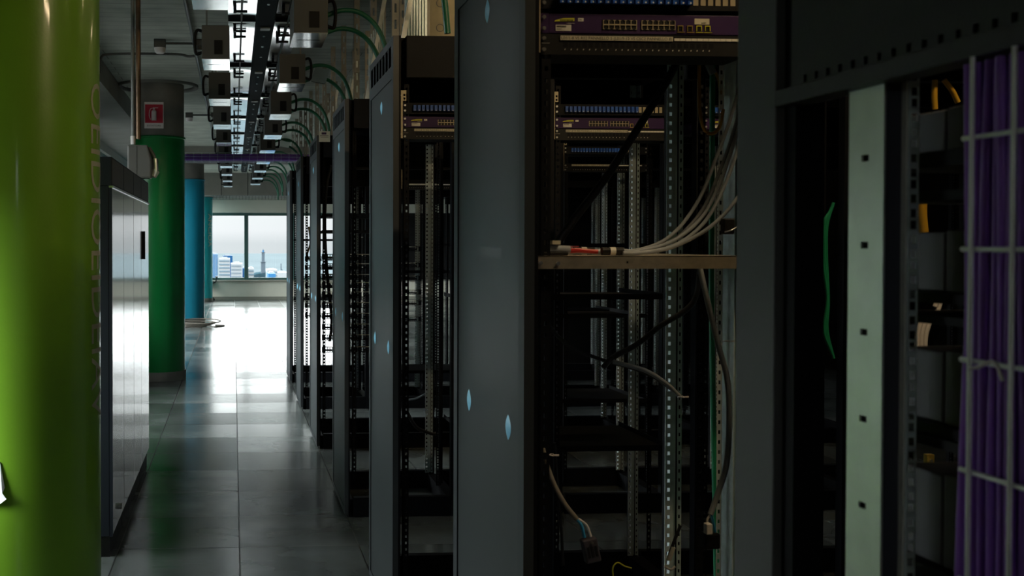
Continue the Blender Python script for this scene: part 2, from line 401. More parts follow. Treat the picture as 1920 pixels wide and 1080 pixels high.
lettering(c1, 'OEIDIOEIDEIAV', 1.36, .13, radians(-21.5), 2.17)
lettering(c4, 'ANCIOA', .86, .13, radians(-50), 2.30)
# sign on the green column's neck
sg = thing('fire_extinguisher_sign', (-.87, 11.80, 2.785), 'square white sign with red extinguisher pictogram on grey column neck', 'sign')
MB().box(-.105, .105, -.003, 0, 0, .29).build('sign_plate', SIGNW, sg)
MB().box(-.097, .097, -.0045, -.003, .06, .262).build('red_field', SIGNR, sg)
ic = MB(); ic.cyl((0, -.006, .085), (0, -.006, .185), .027, 16); ic.cyl((0, -.006, .185), (0, -.006, .205), .027, 16, r1=.012)
ic.box(-.008, .008, -.008, -.0045, .205, .225); ic.box(-.012, .045, -.008, -.0045, .222, .228)
ic.tube([(-.008, -.006, .222), (-.035, -.006, .215), (-.05, -.006, .18), (-.05, -.006, .13), (-.036, -.006, .095)], .0035, 6)
ic.box(-.028, .028, -.034, -.030, .10, .104)
ic.build('extinguisher_pictogram', SIGNW, sg)
text('sign_text', 'ESTINTORE', .026, INK, sg, (-.075, -.0035, .022), fit=.15)
# torn paper on the lime column
pp = MB(); pc = Vector((-.85, 4.43, 0))
def cpt(px, y, off=.0):     # on the lime column's surface
    v = _ray(px, y); # intersect with cylinder
    a = v.x**2+v.y**2; bq = -2*(v.x*pc.x+v.y*pc.y); c_ = pc.x**2+pc.y**2-(.3+off)**2
    tt = (-bq-sqrt(max(0, bq*bq-4*a*c_)))/(2*a); return Vector((0, 0, H))+v*tt
P = [cpt(-60, 840, .004), cpt(0, 867, .004), cpt(9, 915, .012), cpt(4, 925, .02), cpt(12, 936, .03), cpt(-2, 947, .02), cpt(-60, 960, .004)]
pp._add(P + [p+Vector((.0, .004, .0)) for p in P], [tuple(range(7)), tuple(range(7, 14))[::-1]] + [(i, (i+1) % 7, 7+(i+1) % 7, 7+i) for i in range(7)])
tag(pp.build('torn_paper', PAPER), 'torn white paper taped low on the lime green column', 'paper')

# ================================================================== CABINETS
CY = [5.19, 5.73, 6.30, 6.82, 7.40]
names = ['nearest of the row', 'second from the front', 'third from the front', 'farthest of the row, with a black bar handle']
for i in range(4):
    y0, y1 = CY[i], CY[i+1]
    t = thing('storage_cabinet', (-1.0, y0, 0), 'tall grey cabinet, %s' % names[i], 'cabinet', 'tall grey cabinets along the aisle')
    MB().box(-.38, .40, .002, y1-y0-.002, .10, 1.80).box(-.385, .415, 0, y1-y0, 1.80, 1.94).build('carcass', CABEND if i == 0 else CABEND, t, bevel=.004)
    MB().box(-.36, .40, .01, y1-y0-.01, 0, .10).build('plinth', BLACKP, t)
    if i == 0: MB().box(.4002, .4156, .0005, .0049, .10, 1.80).build('end_stile', CABEND, t)
    d = MB().box(.401, .415, .005, y1-y0-.005, .11, 1.79).build('door', CABSIDE, t, bevel=.002)
    MB().box(.4, .422, 0, y1-y0, 1.79, 1.80).build('door_trim', CHROME, t)
    MB().box(.4151, .4155, .02, y1-y0-.02, 1.81, 1.93).build('fascia', BOXGREY, t)
    if i == 3: MB().box(.415, .43, .10, .125, 1.42, 1.60).build('handle', BLACKP, d)
    if i == 0:
        MB().cyl((.415, .27, .185), (.43, .27, .185), .016, 16).build('lock', CHROME, d)
# pole of pipes down to the cabinet top, and the box it ends in
t = thing('pipe_drop', (-.64, 7.0, 1.95), 'pair of vertical pipes, grey and rusty, dropping to the cabinet top', 'pipe')
MB().cyl((-.012, 0, .27), (-.012, 0, ZC-1.95), .013, 14).build('grey_conduit', PIPEG, t)
MB().cyl((.022, .005, .25), (.022, .005, ZC-1.95), .017, 14).build('rusty_pipe', COPPER, t)
MB().cyl((-.012, 0, .215), (-.012, 0, .27), .017, 14).build('conduit_socket', SIGNW, t)
t = thing('cable_box', (-.62, 7.0, 1.944), 'grey plastic cable box standing on the far end of the cabinets', 'box')
bx = MB().prism([(-.065, 0), (.09, 0), (.09, .12), (.065, .215), (-.065, .215)], -.05, .05); bx.build('housing', BOXGREY, t, bevel=.01)
MB().box(-.004, -.001, -.0512, -.050, .0, .21).build('seam', BLACKP, t)
cn = MB().tube([(.07, 0, .2), (.10, 0, .15), (.11, 0, .11)], .013, 10); cn.build('flexible_sleeve', PIPEG, t)
MB().cyl((.11, 0, .13), (.115, 0, .05), .02, 12).build('plug', CHROME, t)
MB().cyl((.115, 0, .05), (.10, -.01, .01), .026, 12, r1=.018).build('plug_collar', GALVB, t)

# ================================================================== SERVER RACKS
RD, RW, RH = .72, .60, 2.32
def hole_list(z0, z1, pitch): 
    n = int((z1-z0)/pitch); return [pitch*.5+pitch*i for i in range(n)]
def u_holes(L):
    r = []; z = .012
    while z < L-.01:
        for d in (0, .0159, .0318): r.append(z+d)
        z += .04445
    return [q for q in r if q < L-.008]
M_post_f = MB(); M_rail = MB()
def rack_meshes():
    R = {}
    # front post: box + inner flange with 25 mm holes
    def post(mirror, back):
        b = MB(); x0 = 0 if not mirror else RW-.025; y0 = 0 if not back else RD-.045
        b.box(x0, x0+(.025 if mirror else .008), y0, y0+.045, .0, RH)
        return b.mesh('post', RACK)
    for k, (m_, b_) in enumerate(((0, 0), (1, 0), (0, 1), (1, 1))): R['post%d' % k] = post(m_, b_)
    b = MB(); b.box(.03, RW-.03, 0, .03, 2.16, RH); b.box(.03, RW-.03, RD-.03, RD, 1.98, RH); b.box(0, .03, .045, RD-.045, 2.24, RH); b.box(RW-.03, RW, .045, RD-.045, 2.24, RH)  # rear bar deepened to darken the pale gap above the switches
    b.box(.03, RW-.03, .03, RD-.03, RH-.012, RH); R['top'] = b.mesh('top_frame', RACK)
    b = MB(); b.box(.03, RW-.03, 0, .04, 0, .11); b.box(.03, RW-.03, RD-.04, RD, 0, .11); b.box(0, .03, .045, RD-.045, 0, .09); b.box(RW-.03, RW, .045, RD-.045, 0, .09)
    R['bottom'] = b.mesh('bottom_frame', RACK)
    L = 1.9
    b = MB(); b.strip((.028, .05, .16), (1, 0, 0), (0, 0, 1), .02, 2.0, .002, .007, .010, hole_list(0, 2.0, .025), .01); b.box(.028, .03, .05, .09, .16, 2.16)
    R['rail_l'] = b.mesh('mounting_rail', RACK)
    b = MB(); b.strip((.500, .05, .16), (1, 0, 0), (0, 0, 1), .024, 2.0, .002, .009, .0095, u_holes(2.0), .010); b.box(.524, .528, .05, .11, .16, 2.16); b.box(.528, .548, .105, .11, .16, 2.16)
    R['rail_r'] = b.mesh('mounting_rail', RACK)
    # galvanised channel at the back right corner: holed face, web, holed flange
    b = MB(); b.strip((.541, RD-.10, .11), (1, 0, 0), (0, 0, 1), .024, 2.12, .002, .009, .010, hole_list(0, 2.12, .025), .009)
    b.box(.565, .567, RD-.100, RD-.06, .11, 2.23); b.box(.567, .577, RD-.085, RD-.083, .11, 2.23)
    b.strip((.577, RD-.095, .11), (1, 0, 0), (0, 0, 1), .012, 2.12, .002, .005, .010, hole_list(0, 2.12, .025), .006)
    R['rail_g'] = b.mesh('rear_channel', GALV)
    b = MB(); b.strip((.028, RD-.10, .11), (1, 0, 0), (0, 0, 1), .02, 2.12, .002, .008, .010, hole_list(0, 2.12, .025), .01)
    R['rail_g2'] = b.mesh('rear_channel', RACK)
    b = MB(); b.box(.03, RW-.03, .30, .32, 2.10, 2.13); R['cross'] = b.mesh('cross_bar', RACK)
    return R
RM = rack_meshes()
PARTN = {'post0': 'post', 'post1': 'post', 'post2': 'post', 'post3': 'post', 'top': 'top_frame', 'bottom': 'bottom_frame', 'rail_l': 'mounting_rail', 'rail_r': 'mounting_rail', 'rail_g': 'rear_channel', 'rail_g2': 'rear_channel', 'cross': 'cross_bar'}
def tabmesh():      # lens-shaped push tab
    b = MB(); n = 14; vs = []
    for k in range(n+1):
        t = k/n; w = .024*sin(pi*t)**.8; z = (t-.5)*.058
        vs += [(-.001, -w, z), (-.006*sin(pi*t)-.001, -w*.2, z), (-.001, w, z)]
    fs = []
    for k in range(n):
        a = 3*k; fs += [(a, a+1, a+4, a+3), (a+1, a+2, a+5, a+4)]
    b._add(vs, fs, True); b._add([(v[0]+.001, v[1], v[2]) for v in vs], [(0, 1, 2)])
    return b.mesh('release_tab', BLUETAB)
TAB = tabmesh()
def panelmesh():
    b = MB()
    b.box(-.018, -.006, .04, RD-.045, .05, RH-.16)                      # main sheet
    return b.mesh('panel_sheet', PANEL)
def paneledge():
    b = MB(); b.box(-.022, 0, 0, .045, .02, RH); b.box(-.022, 0, RD-.045, RD, .02, RH); b.box(-.022, 0, .045, RD-.045, .02, .05)
    return b.mesh('panel_frame', TRIM)
def paneltop():
    b = MB(); n = 7; w = (RD-.09)/n
    for i in range(n+1): b.box(-.022, 0, .045+w*i-.012, .045+w*i+.012, RH-.11, RH-.03)
    b.box(-.022, 0, .045, RD-.045, RH-.16, RH-.11); b.box(-.022, 0, .045, RD-.045, RH-.03, RH)
    return b.mesh('vent_top', TRIM)
PM, PE, PT = panelmesh(), paneledge(), paneltop()
ROWY = [None, 2.22, 4.08, 5.87, 7.86, 9.75, 11.63]
NR = {1: 4, 2: 5, 3: 6, 4: 7, 5: 7, 6: 7}
rowname = {1: 'in the front row', 2: 'in the second row back', 3: 'in the third row back', 4: 'in the fourth row back', 5: 'in the fifth row back', 6: 'in the last row, by the bright end'}
placename = ['at the aisle end', 'second from the aisle', 'third from the aisle', 'fourth from the aisle', 'fifth from the aisle', 'sixth from the aisle', 'seventh from the aisle']
RACKS = {}
X0 = .635
for r in range(1, 7):
    for k in range(NR[r]):
        lab = 'black open-frame server rack %s, %s' % (rowname[r], placename[k])
        t = thing('server_rack', (X0+.6*k, ROWY[r], 0), lab, 'server rack', 'server racks standing in rows')
        for key, me in RM.items():
            if key == 'rail_g2' and r == 1 and k == 0: pass
            o = bpy.data.objects.new(PARTN[key], me); COL.objects.link(o); o.parent = t
        if k == 0:
            p = bpy.data.objects.new('side_panel', PM); COL.objects.link(p); p.parent = t
            q = bpy.data.objects.new('panel_frame', PE); COL.objects.link(q); q.parent = p
            q = bpy.data.objects.new('vent_top', PT); COL.objects.link(q); q.parent = p
            for (ty, tz) in ((.14, 1.107), (.54, 1.11), (.35, 2.085)):
                q = bpy.data.objects.new('release_tab', TAB); COL.objects.link(q); q.parent = p; q.location = (-.018, ty, tz)
                q['label'] = 'light blue plastic tab'
        RACKS[r, k] = t
# wear marks on the front end panel
pn = [c for c in kids(RACKS[1, 0]) if c.name.startswith('side_panel')][0]
def pl(px, y):
    v = atx(px, y, X0-.0185); return (-.0185, v.y-ROWY[1], v.z)
sk = MB(); a = [pl(899, 461), pl(942, 464), pl(941, 492), pl(928, 486), pl(912, 476), pl(899, 478)]
sk._add(a, [tuple(range(6))]); sk.build('sticker_residue', mat('residue_grey', (.10, .12, .125), .6), pn)
sc_ = MB()
for (x0, y0, x1, y1) in ((900, 298, 940, 284), (902, 303, 915, 299), (906, 524, 948, 534), (897, 520, 912, 526), (918, 398, 918, 455), (872, 60, 905, 2)):
    p0, p1 = Vector(pl(x0, y0)), Vector(pl(x1, y1)); d = (p1-p0).normalized().cross(Vector((1, 0, 0)))*.0007
    sc_._add([p0-d, p0+d, p1+d, p1-d], [(0, 1, 2, 3)])
sc_.build('scratches', mat('scratch_grey', (.13, .145, .15), .6), pn)

# ------------------------------------------------------------------ rack-mounted equipment
EX = .020; EW = .483
def screws(parent, pts, y=-.004):
    for (x, z) in pts:
        b = MB().cyl((x, y, z), (x, y-.004, z), .0042, 10); b.build('screw', CHROME, parent)
def make_switch(label, grp):
    t = thing('network_switch', (0, 0, 0), label, 'network switch', grp)
    MB().box(.022, .461, 0, .30, .001, .043).build('chassis', PURPLE, t, bevel=.001)
    MB().box(0, .022, -.001, .001, .001, .043).box(.461, .483, -.001, .001, .001, .043).build('ears', PURPLE, t)
    # logo band
    lg = MB()._add([(.034, -.001, .026), (.078, -.001, .027), (.078, -.001, .034), (.055, -.001, .0335), (.036, -.001, .029)], [(0, 1, 2, 3, 4)])
    l = lg.build('logo_band', YEL, t); text('logo_text', 'extreme', .007, INK, l, (.046, -.0012, .0275), fit=.029)
    text('logo_word', 'networks', .0035, WHITEP, t, (.060, -.0012, .0215), fit=.018)
    s = MB().box(.037, .071, -.001, 0, .006, .019).build('barcode_label', WHITEP, t)
    bc = MB(); random.seed(3); x = .039
    while x < .060: w = random.choice((.0004, .0008)); bc.box(x, x+w, -.0013, -.001, .0135, .0175); x += w+.0006
    bc.build('barcode', INK, s); text('serial_text', '800-0412', .0028, INK, s, (.039, -.0013, .009))
    s = MB().box(.086, .098, -.001, 0, .027, .034).build('small_label', WHITEP, t); text('label_text', '24a', .004, INK, s, (.088, -.0013, .029))
    for x0 in (.141, .226):
        fr = MB(); w = .0735; z0, z1 = .0105, .0305; n = 6; cw = w/n
        fr.box(x0, x0+w, -.002, .0, .0193, .0217)
        for i in range(n+1): fr.box(x0+cw*i-.0008, x0+cw*i+.0008, -.002, 0, z0, z1)
        for i in range(n):
            for zz in (z0, z1-.0012):
                fr.box(x0+cw*i, x0+cw*i+.003, -.002, 0, zz, zz+.0012); fr.box(x0+cw*(i+1)-.003, x0+cw*(i+1), -.002, 0, zz, zz+.0012)
        p = MB().box(x0-.001, x0+w+.001, -.0006, 0, z0-.001, z1+.001).build('port_block', BLACKP, t); fr.build('port_frames', TAN, p)
    for i, x0 in enumerate((.3055, .3265, .347, .366)):
        f = MB().box(x0, x0+.012, -.002, 0, .0190, .0208).box(x0, x0+.0015, -.002, 0, .009, .019).box(x0+.0105, x0+.012, -.002, 0, .009, .019).box(x0-.001, x0+.016, -.0015, 0, .0055, .0068)
        p = MB().box(x0+.0015, x0+.0105, -.0005, 0, .009, .019).build('uplink_port', BLACKP, t); f.build('port_shell', GOLD if i < 2 else YEL, p)
    s = MB().box(.343, .376, -.001, 0, .0235, .036).build('rating_label', LABELP, t); text('label_text', 'SUMMIT', .003, INK, s, (.358, -.0013, .0255))
    screws(t, [(.010, .010), (.010, .034), (.473, .010), (.473, .034)])
    return t
def make_fibre(label, grp, nblue=18):
    t = thing('fibre_patch_panel', (0, 0, 0), label, 'patch panel', grp)
    MB().box(0, .483, -.001, .001, .0, .043).box(.02, .463, .001, .20, .001, .042).build('panel_body', RACK, t)
    me = None
    for i in range(24):
        x = .048+.0165*i
        if me is None:
            b = MB().box(-.0055, .0055, -.012, -.001, .011, .033).box(-.0055, -.0045, -.014, -.012, .011, .033).box(.0045, .0055, -.014, -.012, .011, .033).box(-.0045, .0045, -.0135, -.012, .021, .023)
            me = b.mesh('fibre_adapter', BLUEP); me2 = MB().box(-.0055, .0055, -.002, -.001, .011, .033).mesh('blank_slot', TAN)
            dm = MB().cyl((0, -.0145, .013), (0, -.0155, .013), .0018, 8).mesh('dust_cap', SIGNW)
        o = bpy.data.objects.new('fibre_adapter' if i < nblue else 'blank_slot', me if i < nblue else me2); COL.objects.link(o); o.parent = t; o.location = (x, 0, 0)
        if i < nblue:
            d = bpy.data.objects.new('dust_cap', dm); COL.objects.link(d); d.parent = o
    screws(t, [(.010, .012), (.010, .033), (.473, .012), (.473, .033)])
    return t
def make_strip_panel(label, grp):
    t = thing('copper_patch_panel', (0, 0, 0), label, 'patch panel', grp)
    MB().box(0, .483, -.001, .001, 0, .044).box(.02, .463, .001, .12, .001, .043).build('panel_body', BLACKP, t)
    s = MB().box(.047, .2945, -.003, -.001, .031, .0405).build('label_strip', LABELP, t)
    text('strip_text', 'L01/1-8 VS R02 PANNELLO 5 (L01/9-13 VS CSC2 PANNELLO 8)', .0085, INK, s, (.049, -.0032, .0327), fit=.243)
    q = MB()
    for i in range(12): q.box(.298+.0128*i, .298+.0128*i+.0119, -.0025, -.001, .032, .0375)
    q.build('blank_labels', WHITEP, t)
    d = MB(); 
    for i in range(24): d.box(.058+.0140*i-.005, .058+.0140*i+.005, -.0012, -.001, .016, .027)
    d.build('jack_row', RACK, t)
    nm = [str(i+1) for i in range(24)]
    g = MB()
    for i in range(24):
        x = .056+.0135*i+(.004 if i > 7 else 0)+(.004 if i > 15 else 0); g._add([(x, -.0013, .010), (x+.0016, -.0013, .0098), (x+.0028, -.0013, .0125), (x+.0010, -.0013, .0128)], [(0, 1, 2, 3)])
    g.build('port_numbers', WHITEP, t)
    text('maker_text', 'netconnect', .0035, WHITEP, t, (.006, -.0013, .0235), fit=.018)
    screws(t, [(.010, .034), (.010, .010), (.473, .010), (.473, .034)])
    return t
def make_plain(label, grp, rows=1):     # jack panel with a lit-through look: slots and open sides
    t = thing('jack_panel', (0, 0, 0), label, 'patch panel', grp)
    b = MB(); b.box(0, .483, 0, .002, .0, .006); b.box(0, .483, 0, .002, .038, .044)
    for i in range(25): b.box(.022+.018*i, .022+.018*i+.006, 0, .002, .006, .038)
    b.box(0, .022, 0, .002, .006, .038); b.box(.46, .483, 0, .002, .006, .038)
    b.build('panel_face', RACK, t)
    for g in range(3):
        j = MB().box(.028+.144*g, .028+.144*g+.125, .0025, .006, .010, .022)
        for i in range(7): j.box(.029+.144*g+.018*i, .039+.144*g+.018*i, .006, .03, .010, .022)
        j.build('jack_block', BLACKP, t)
    MB().box(.05, .43, -.0015, 0, .0385, .0435).build('label_strip', LABELP, t)
    return t
def make_ear(label, grp):
    t = thing('cage_bracket', (0, 0, 0), label, 'bracket', grp)
    MB().strip((-.018, -.003, 0), (1, 0, 0), (0, 0, 1), .019, .185, .002, .005, .006, [.055, .105], .006).build('plate', TAN, t)
    b = MB().strip((.0012, -.003, .145), (1, 0, 0), (0, 0, 1), .013, .04, .002, .008, .008, [.008, .022, .034][:2], .006); b.build('tooth_strip', TAN, t)
    screws(t, [(-.010, .015), (-.010, .165)], -.005)
    return t
def equip(maker, dx, z, labf, grp, racks, dy=.045):
    first = None
    for (r, k) in racks:
        t = RACKS[r, k].location; loc = (t.x+dx, t.y+dy, z); lab = labf(r, k)
        if first is None: first = maker(lab, grp); first.location = loc
        else: place(first, loc, lab)
    return first
rk = lambda r, k: '%s, %s' % ({1: 'front row', 2: 'second row', 3: 'third row', 4: 'fourth row', 5: 'fifth row', 6: 'last row'}[r], ['aisle-end rack', 'second rack in', 'third rack in', 'fourth rack in', 'fifth rack in'][k])
ALL = [(1, 0), (2, 0), (2, 1), (1, 1), (3, 1), (3, 2), (4, 1), (2, 2)]
equip(make_fibre, EX, 2.025, lambda r, k: 'fibre patch panel of blue adapters ' + rk(r, k), 'fibre panels with blue adapters', [(1, 0), (2, 0), (2, 1), (1, 1), (3, 2), (2, 2)])
equip(make_switch, EX, 1.972, lambda r, k: 'purple network switch with yellow logo ' + rk(r, k), 'purple network switches', [(1, 0), (2, 0), (2, 1), (1, 1), (2, 2)])
equip(make_strip_panel, EX, 1.927, lambda r, k: 'black patch panel with long cream label strip ' + rk(r, k), 'black panels with label strips', [(1, 0), (2, 0), (2, 1), (4, 1), (1, 1), (3, 2)])
equip(make_ear, EX, 1.93, lambda r, k: 'tan steel bracket left of the switch ' + rk(r, k), 'tan steel brackets', [(1, 0), (2, 0), (2, 1), (4, 1), (3, 2), (1, 1), (3, 1)], dy=.040)
# jack panels low in the racks of the far rows, light showing between them
jl = [((4, 0), [1.40, 1.33, 1.25, 1.19, 1.12, 1.04, .96, .88, .80, .71]), ((5, 0), [1.36, 1.28, 1.20, 1.11, 1.02, .93, .84]), ((5, 1), [1.45, 1.30, 1.18, 1.05, .95, .80]), ((6, 1), [1.55, 1.35, 1.22, 1.05, .90])]
jfirst = None
for (r, k), zs in jl:
    for i, z in enumerate(zs):
        t = RACKS[r, k].location; lab = 'jack panel %s from the top %s' % (ORD[i+1], rk(r, k))
        if jfirst is None: jfirst = make_plain(lab, 'jack panels low in the far racks'); jfirst.location = (t.x+EX, t.y+.045, z)
        else: place(jfirst, (t.x+EX, t.y+.045, z), lab)
# plain black shelves in racks further back
def make_tray(label, grp):
    t = thing('rack_shelf', (0, 0, 0), label, 'shelf', grp)
    MB().box(.034, .474, .008, .56, 0, .003).box(0, .483, -.010, -.008, 0, .022).box(.034, .474, -.008, .008, 0, .003).build('tray', RACK, t)
    for x in (.034, .471): MB().box(x, x+.003, .0, .56, .003, .022).build('side_lip', RACK, t)
    return t
tf = None
for (r, k), zs in [((2, 1), [1.30, .70]), ((3, 2), [1.50, 1.10, .62]), ((3, 1), [1.20, .45]), ((4, 0), [1.72, 1.6]), ((4, 3), [1.35, 1.0]), ((5, 3), [1.62, 1.22]), ((6, 0), [1.55, .9]), ((4, 1), [.55, 1.3]), ((5, 2), [1.5])]:
    for i, z in enumerate(zs):
        t = RACKS[r, k].location; lab = 'black rack shelf, %s from the top, %s' % (ORD[i+1], rk(r, k))
        if tf is None: tf = make_tray(lab, 'black rack shelves'); tf.location = (t.x+EX, t.y+.05, z)
        else: place(tf, (t.x+EX, t.y+.05, z), lab)

# ------------------------------------------------------------------ front rack: shelf, tools, cables
Y1 = ROWY[1]
t = thing('rack_shelf', (X0, Y1, 1.466), 'bare steel rack shelf holding cable ends and tools in the front rack', 'shelf')
MB().box(.012, .49, .03, .62, .026, .028).build('tray', SHELF, t)
lip = MB().strip((.012, .032, 0), (1, 0, 0), (0, 0, 1), .478, .028, .002, .0045, .0045, [.014], .20); lip.build('front_lip', SHELF, t)
MB().box(.34, .345, .0305, .032, .012, .016).build('slot', INK, t)
screws(t, [(.022, .013), (.060, .012)], .030)
ZS = 1.494
# side channel and rails inside the right of the front rack
t = thing('cable_channel', (0, 0, 0), 'galvanised vertical channel at the right inside the front rack', 'channel')
ch = MB(); a = at(1356, 500, 2.62); b_ = at(1378, 500, 2.62)
ch.box(a.x, a.x+.002, 2.56, 2.62, .11, 2.1); ch.box(a.x, b_.x, 2.62, 2.622, .11, 2.1); ch.box(b_.x, b_.x+.002, 2.56, 2.62, .11, 2.1); ch.build('channel_body', GALV, t)
c = at(1350, 500, 2.60); MB().strip((c.x-.006, 2.60, .11), (1, 0, 0), (0, 0, 1), .012, 1.98, .002, .006, .010, hole_list(0, 1.98, .025), .006).build('toothed_edge', GALVB, t)
def cable(name, pts, r, m, label, group=None, n=8):
    o = MB().tube(pts, r, n).build(name, m); tag(o, label, 'cable', group); return o
def A(*tr): return [at(x, y, Y) for x, y, Y in tr]
gl = ['topmost of the grey cables sweeping down onto the steel shelf', 'grey cable just under the top one, sweeping onto the steel shelf', 'middle grey cable sweeping down onto the steel shelf', 'grey cable above the lowest, sweeping onto the steel shelf', 'lowest grey cable, slackest of those reaching the steel shelf']
gp = [A((1395, 130, 2.30), (1372, 215, 2.32), (1345, 290, 2.34), (1310, 375, 2.36), (1260, 440, 2.36), (1200, 468, 2.36), (1120, 472, 2.36), (1062, 474, 2.36)),
      A((1398, 165, 2.32), (1376, 245, 2.34), (1350, 320, 2.36), (1316, 395, 2.38), (1262, 450, 2.38), (1190, 474, 2.38), (1110, 475, 2.38)),
      A((1400, 185, 2.31), (1378, 262, 2.33), (1347, 350, 2.34), (1312, 412, 2.34), (1255, 455, 2.34), (1180, 475, 2.34), (1140, 476, 2.34)),
      A((1402, 205, 2.29), (1380, 290, 2.30), (1352, 362, 2.31), (1318, 420, 2.32), (1265, 460, 2.32), (1200, 476, 2.32), (1160, 477, 2.32)),
      A((1410, 330, 2.27), (1382, 372, 2.27), (1352, 408, 2.28), (1310, 440, 2.29), (1255, 465, 2.30), (1200, 476, 2.30), (1168, 477, 2.30))]
for i, g in enumerate(gp):
    g = [Vector((p.x, p.y, max(p.z, ZS+.0055))) for p in g]
    cable('grey_cable', g, .0042, GREYC, gl[i], 'grey cables sweeping onto the shelf')
# tools
t = thing('pliers', (0, 0, 0), 'red-handled pliers lying on the steel shelf', 'tool'); p0 = at(1058, 477, 2.34); p1 = at(1118, 474, 2.34)
b = MB(); z = ZS+.008
b.tube([(p0.x, 2.34, z), (p0.x+.03, 2.332, z+.003), (p1.x, 2.33, z)], .005, 8); b.tube([(p0.x, 2.35, z), (p0.x+.03, 2.364, z+.003), (p1.x, 2.366, z)], .005, 8); b.build('handles', REDP, t)
MB().box(p0.x-.03, p0.x, 2.337, 2.352, z-.004, z+.004).build('jaws', DARKMETAL, t, bevel=.002)
t = thing('screwdriver', (0, 0, 0), 'screwdriver with dark red grip at the back of the steel shelf', 'tool'); p = at(1030, 456, 2.46)
MB().cyl((p.x, 2.46, ZS+.011), (p.x+.07, 2.462, ZS+.011), .010, 10).build('grip', mat('dark_red_grip', (.14, .01, .012), .4), t)
MB().cyl((p.x+.07, 2.462, ZS+.011), (p.x+.16, 2.464, ZS+.011), .003, 8).build('shaft', CHROME, t)
t = thing('cable_stripper', (0, 0, 0), 'grey and black stripping tool at the left end of the steel shelf', 'tool'); p = at(1022, 466, 2.30)
MB().cyl((p.x-.005, 2.30, ZS+.015), (p.x+.055, 2.30, ZS+.013), .009, 12).build('grey_body', GREYC, t)
MB().box(p.x-.008, p.x+.05, 2.29, 2.32, ZS+.0005, ZS+.009).build('black_base', BLACKP, t, bevel=.003)
MB().box(p.x-.015, p.x-.006, 2.29, 2.30, ZS+.003, ZS+.028).build('brass_tip', GOLD, t)
MB().box(p.x+.012, p.x+.03, 2.285, 2.31, ZS+.0245, ZS+.033).build('yellow_tab', LABELP, t)
for (px, Y, lab) in ((1128, 2.31, 'black cable plug with white label on the steel shelf'), (1075, 2.40, 'black cable plug behind the pliers on the steel shelf')):
    t = thing('cable_plug', (0, 0, 0), lab, 'plug'); p = at(px, 470, Y)
    MB().cyl((p.x, Y, ZS+.0095), (p.x+.048, Y, ZS+.0095), .009, 12).build('plug_body', BLACKP, t); MB().cyl((p.x+.018, Y, ZS+.0095), (p.x+.030, Y, ZS+.0095), .0094, 12).build('paper_label', WHITEP, t)
    MB().cyl((p.x+.048, Y, ZS+.0095), (p.x+.085, Y, ZS+.007), .006, 10, r1=.0045).build('strain_relief', GREYC, t)
t = thing('small_bracket', (0, 0, 0), 'thin grey clip standing at the left end above the steel shelf', 'clip'); p = at(1015, 440, 2.5)
MB().box(p.x-.006, p.x+.008, 2.49, 2.50, ZS, ZS+.055).build('clip_plate', BOXGREY, t, bevel=.002); MB().cyl((p.x, 2.488, ZS+.04), (p.x, 2.485, ZS+.04), .004, 8).build('rivet', CHROME, t)
t = thing('black_clip', (0, 0, 0), 'black cable clip on the right post of the front rack above the shelf', 'clip'); p = at(1366, 425, 2.25)
MB().box(p.x-.012, p.x+.012, 2.245, 2.265, p.z-.016, p.z+.018).build('clip_body', BLACKP, t, bevel=.003); MB().tube([(p.x-.012, 2.243, p.z-.012), (p.x, 2.238, p.z-.008), (p.x+.014, 2.243, p.z-.002)], .0015, 6).build('wire_loop', CHROME, t)
# hanging cables
cable('grey_cable', A((1312, 500, 2.50), (1322, 545, 2.46), (1345, 640, 2.42), (1364, 715, 2.40), (1367, 800, 2.38), (1362, 870, 2.36), (1346, 925, 2.35), (1332, 965, 2.34)), .0065, GREYC, 'thick grey power cable hanging at the right below the shelf', None)
t = thing('power_plug', (0, 0, 0), 'black plug with white terminals hanging at the lower right of the front rack', 'plug')
cable_ = MB().tube(A((1332, 965, 2.34), (1326, 975, 2.34), (1329, 990, 2.34)), .0025, 6).build('white_wire', SIGNW, t); MB().tube(A((1333, 965, 2.34), (1338, 982, 2.34), (1341, 998, 2.34)), .003, 6).build('blue_wire', BLUEC, t)
p = at(1333, 1012, 2.34); MB().box(p.x-.018, p.x+.018, 2.33, 2.36, p.z-.02, p.z+.016).build('plug_body', BLACKP, t, bevel=.004); MB().box(p.x-.018, p.x-.004, 2.322, 2.34, p.z+.016, p.z+.040).build('terminal_block', SIGNW, t, bevel=.002)
cable('beige_cable', A((1006, 505, 2.46), (1005, 620, 2.44), (1007, 720, 2.42), (1014, 820, 2.40), (1032, 890, 2.38), (1056, 940, 2.36), (1082, 974, 2.35)), .0055, WARMC, 'beige power cable hanging at the left of the front rack')
t = thing('power_connector', (0, 0, 0), 'dark grey multi-pin connector hanging low in the front rack', 'plug')
MB().tube(A((1080, 972, 2.35), (1090, 985, 2.35), (1096, 1008, 2.35)), .0035, 6).build('blue_wire', BLUEC, t); MB().tube(A((1085, 973, 2.35), (1100, 985, 2.35), (1108, 1006, 2.35)), .0028, 6).build('white_wire', SIGNW, t)
p = at(1107, 1030, 2.35); cb = MB().box(-.017, .017, -.012, .012, -.028, .026).build('connector_body', mat('connector_grey', (.06, .055, .07), .4), t, bevel=.003); cb.location = p; cb.rotation_euler = (0, radians(-12), 0)
for i in range(3): MB().box(-.011+.009*i, -.006+.009*i, -.0135, -.012, -.015, .010).build('pin_slot', BLACKP, cb)
MB().cyl((.003, -.012, .018), (.003, -.015, .018), .0032, 8).build('screw', CHROME, cb)
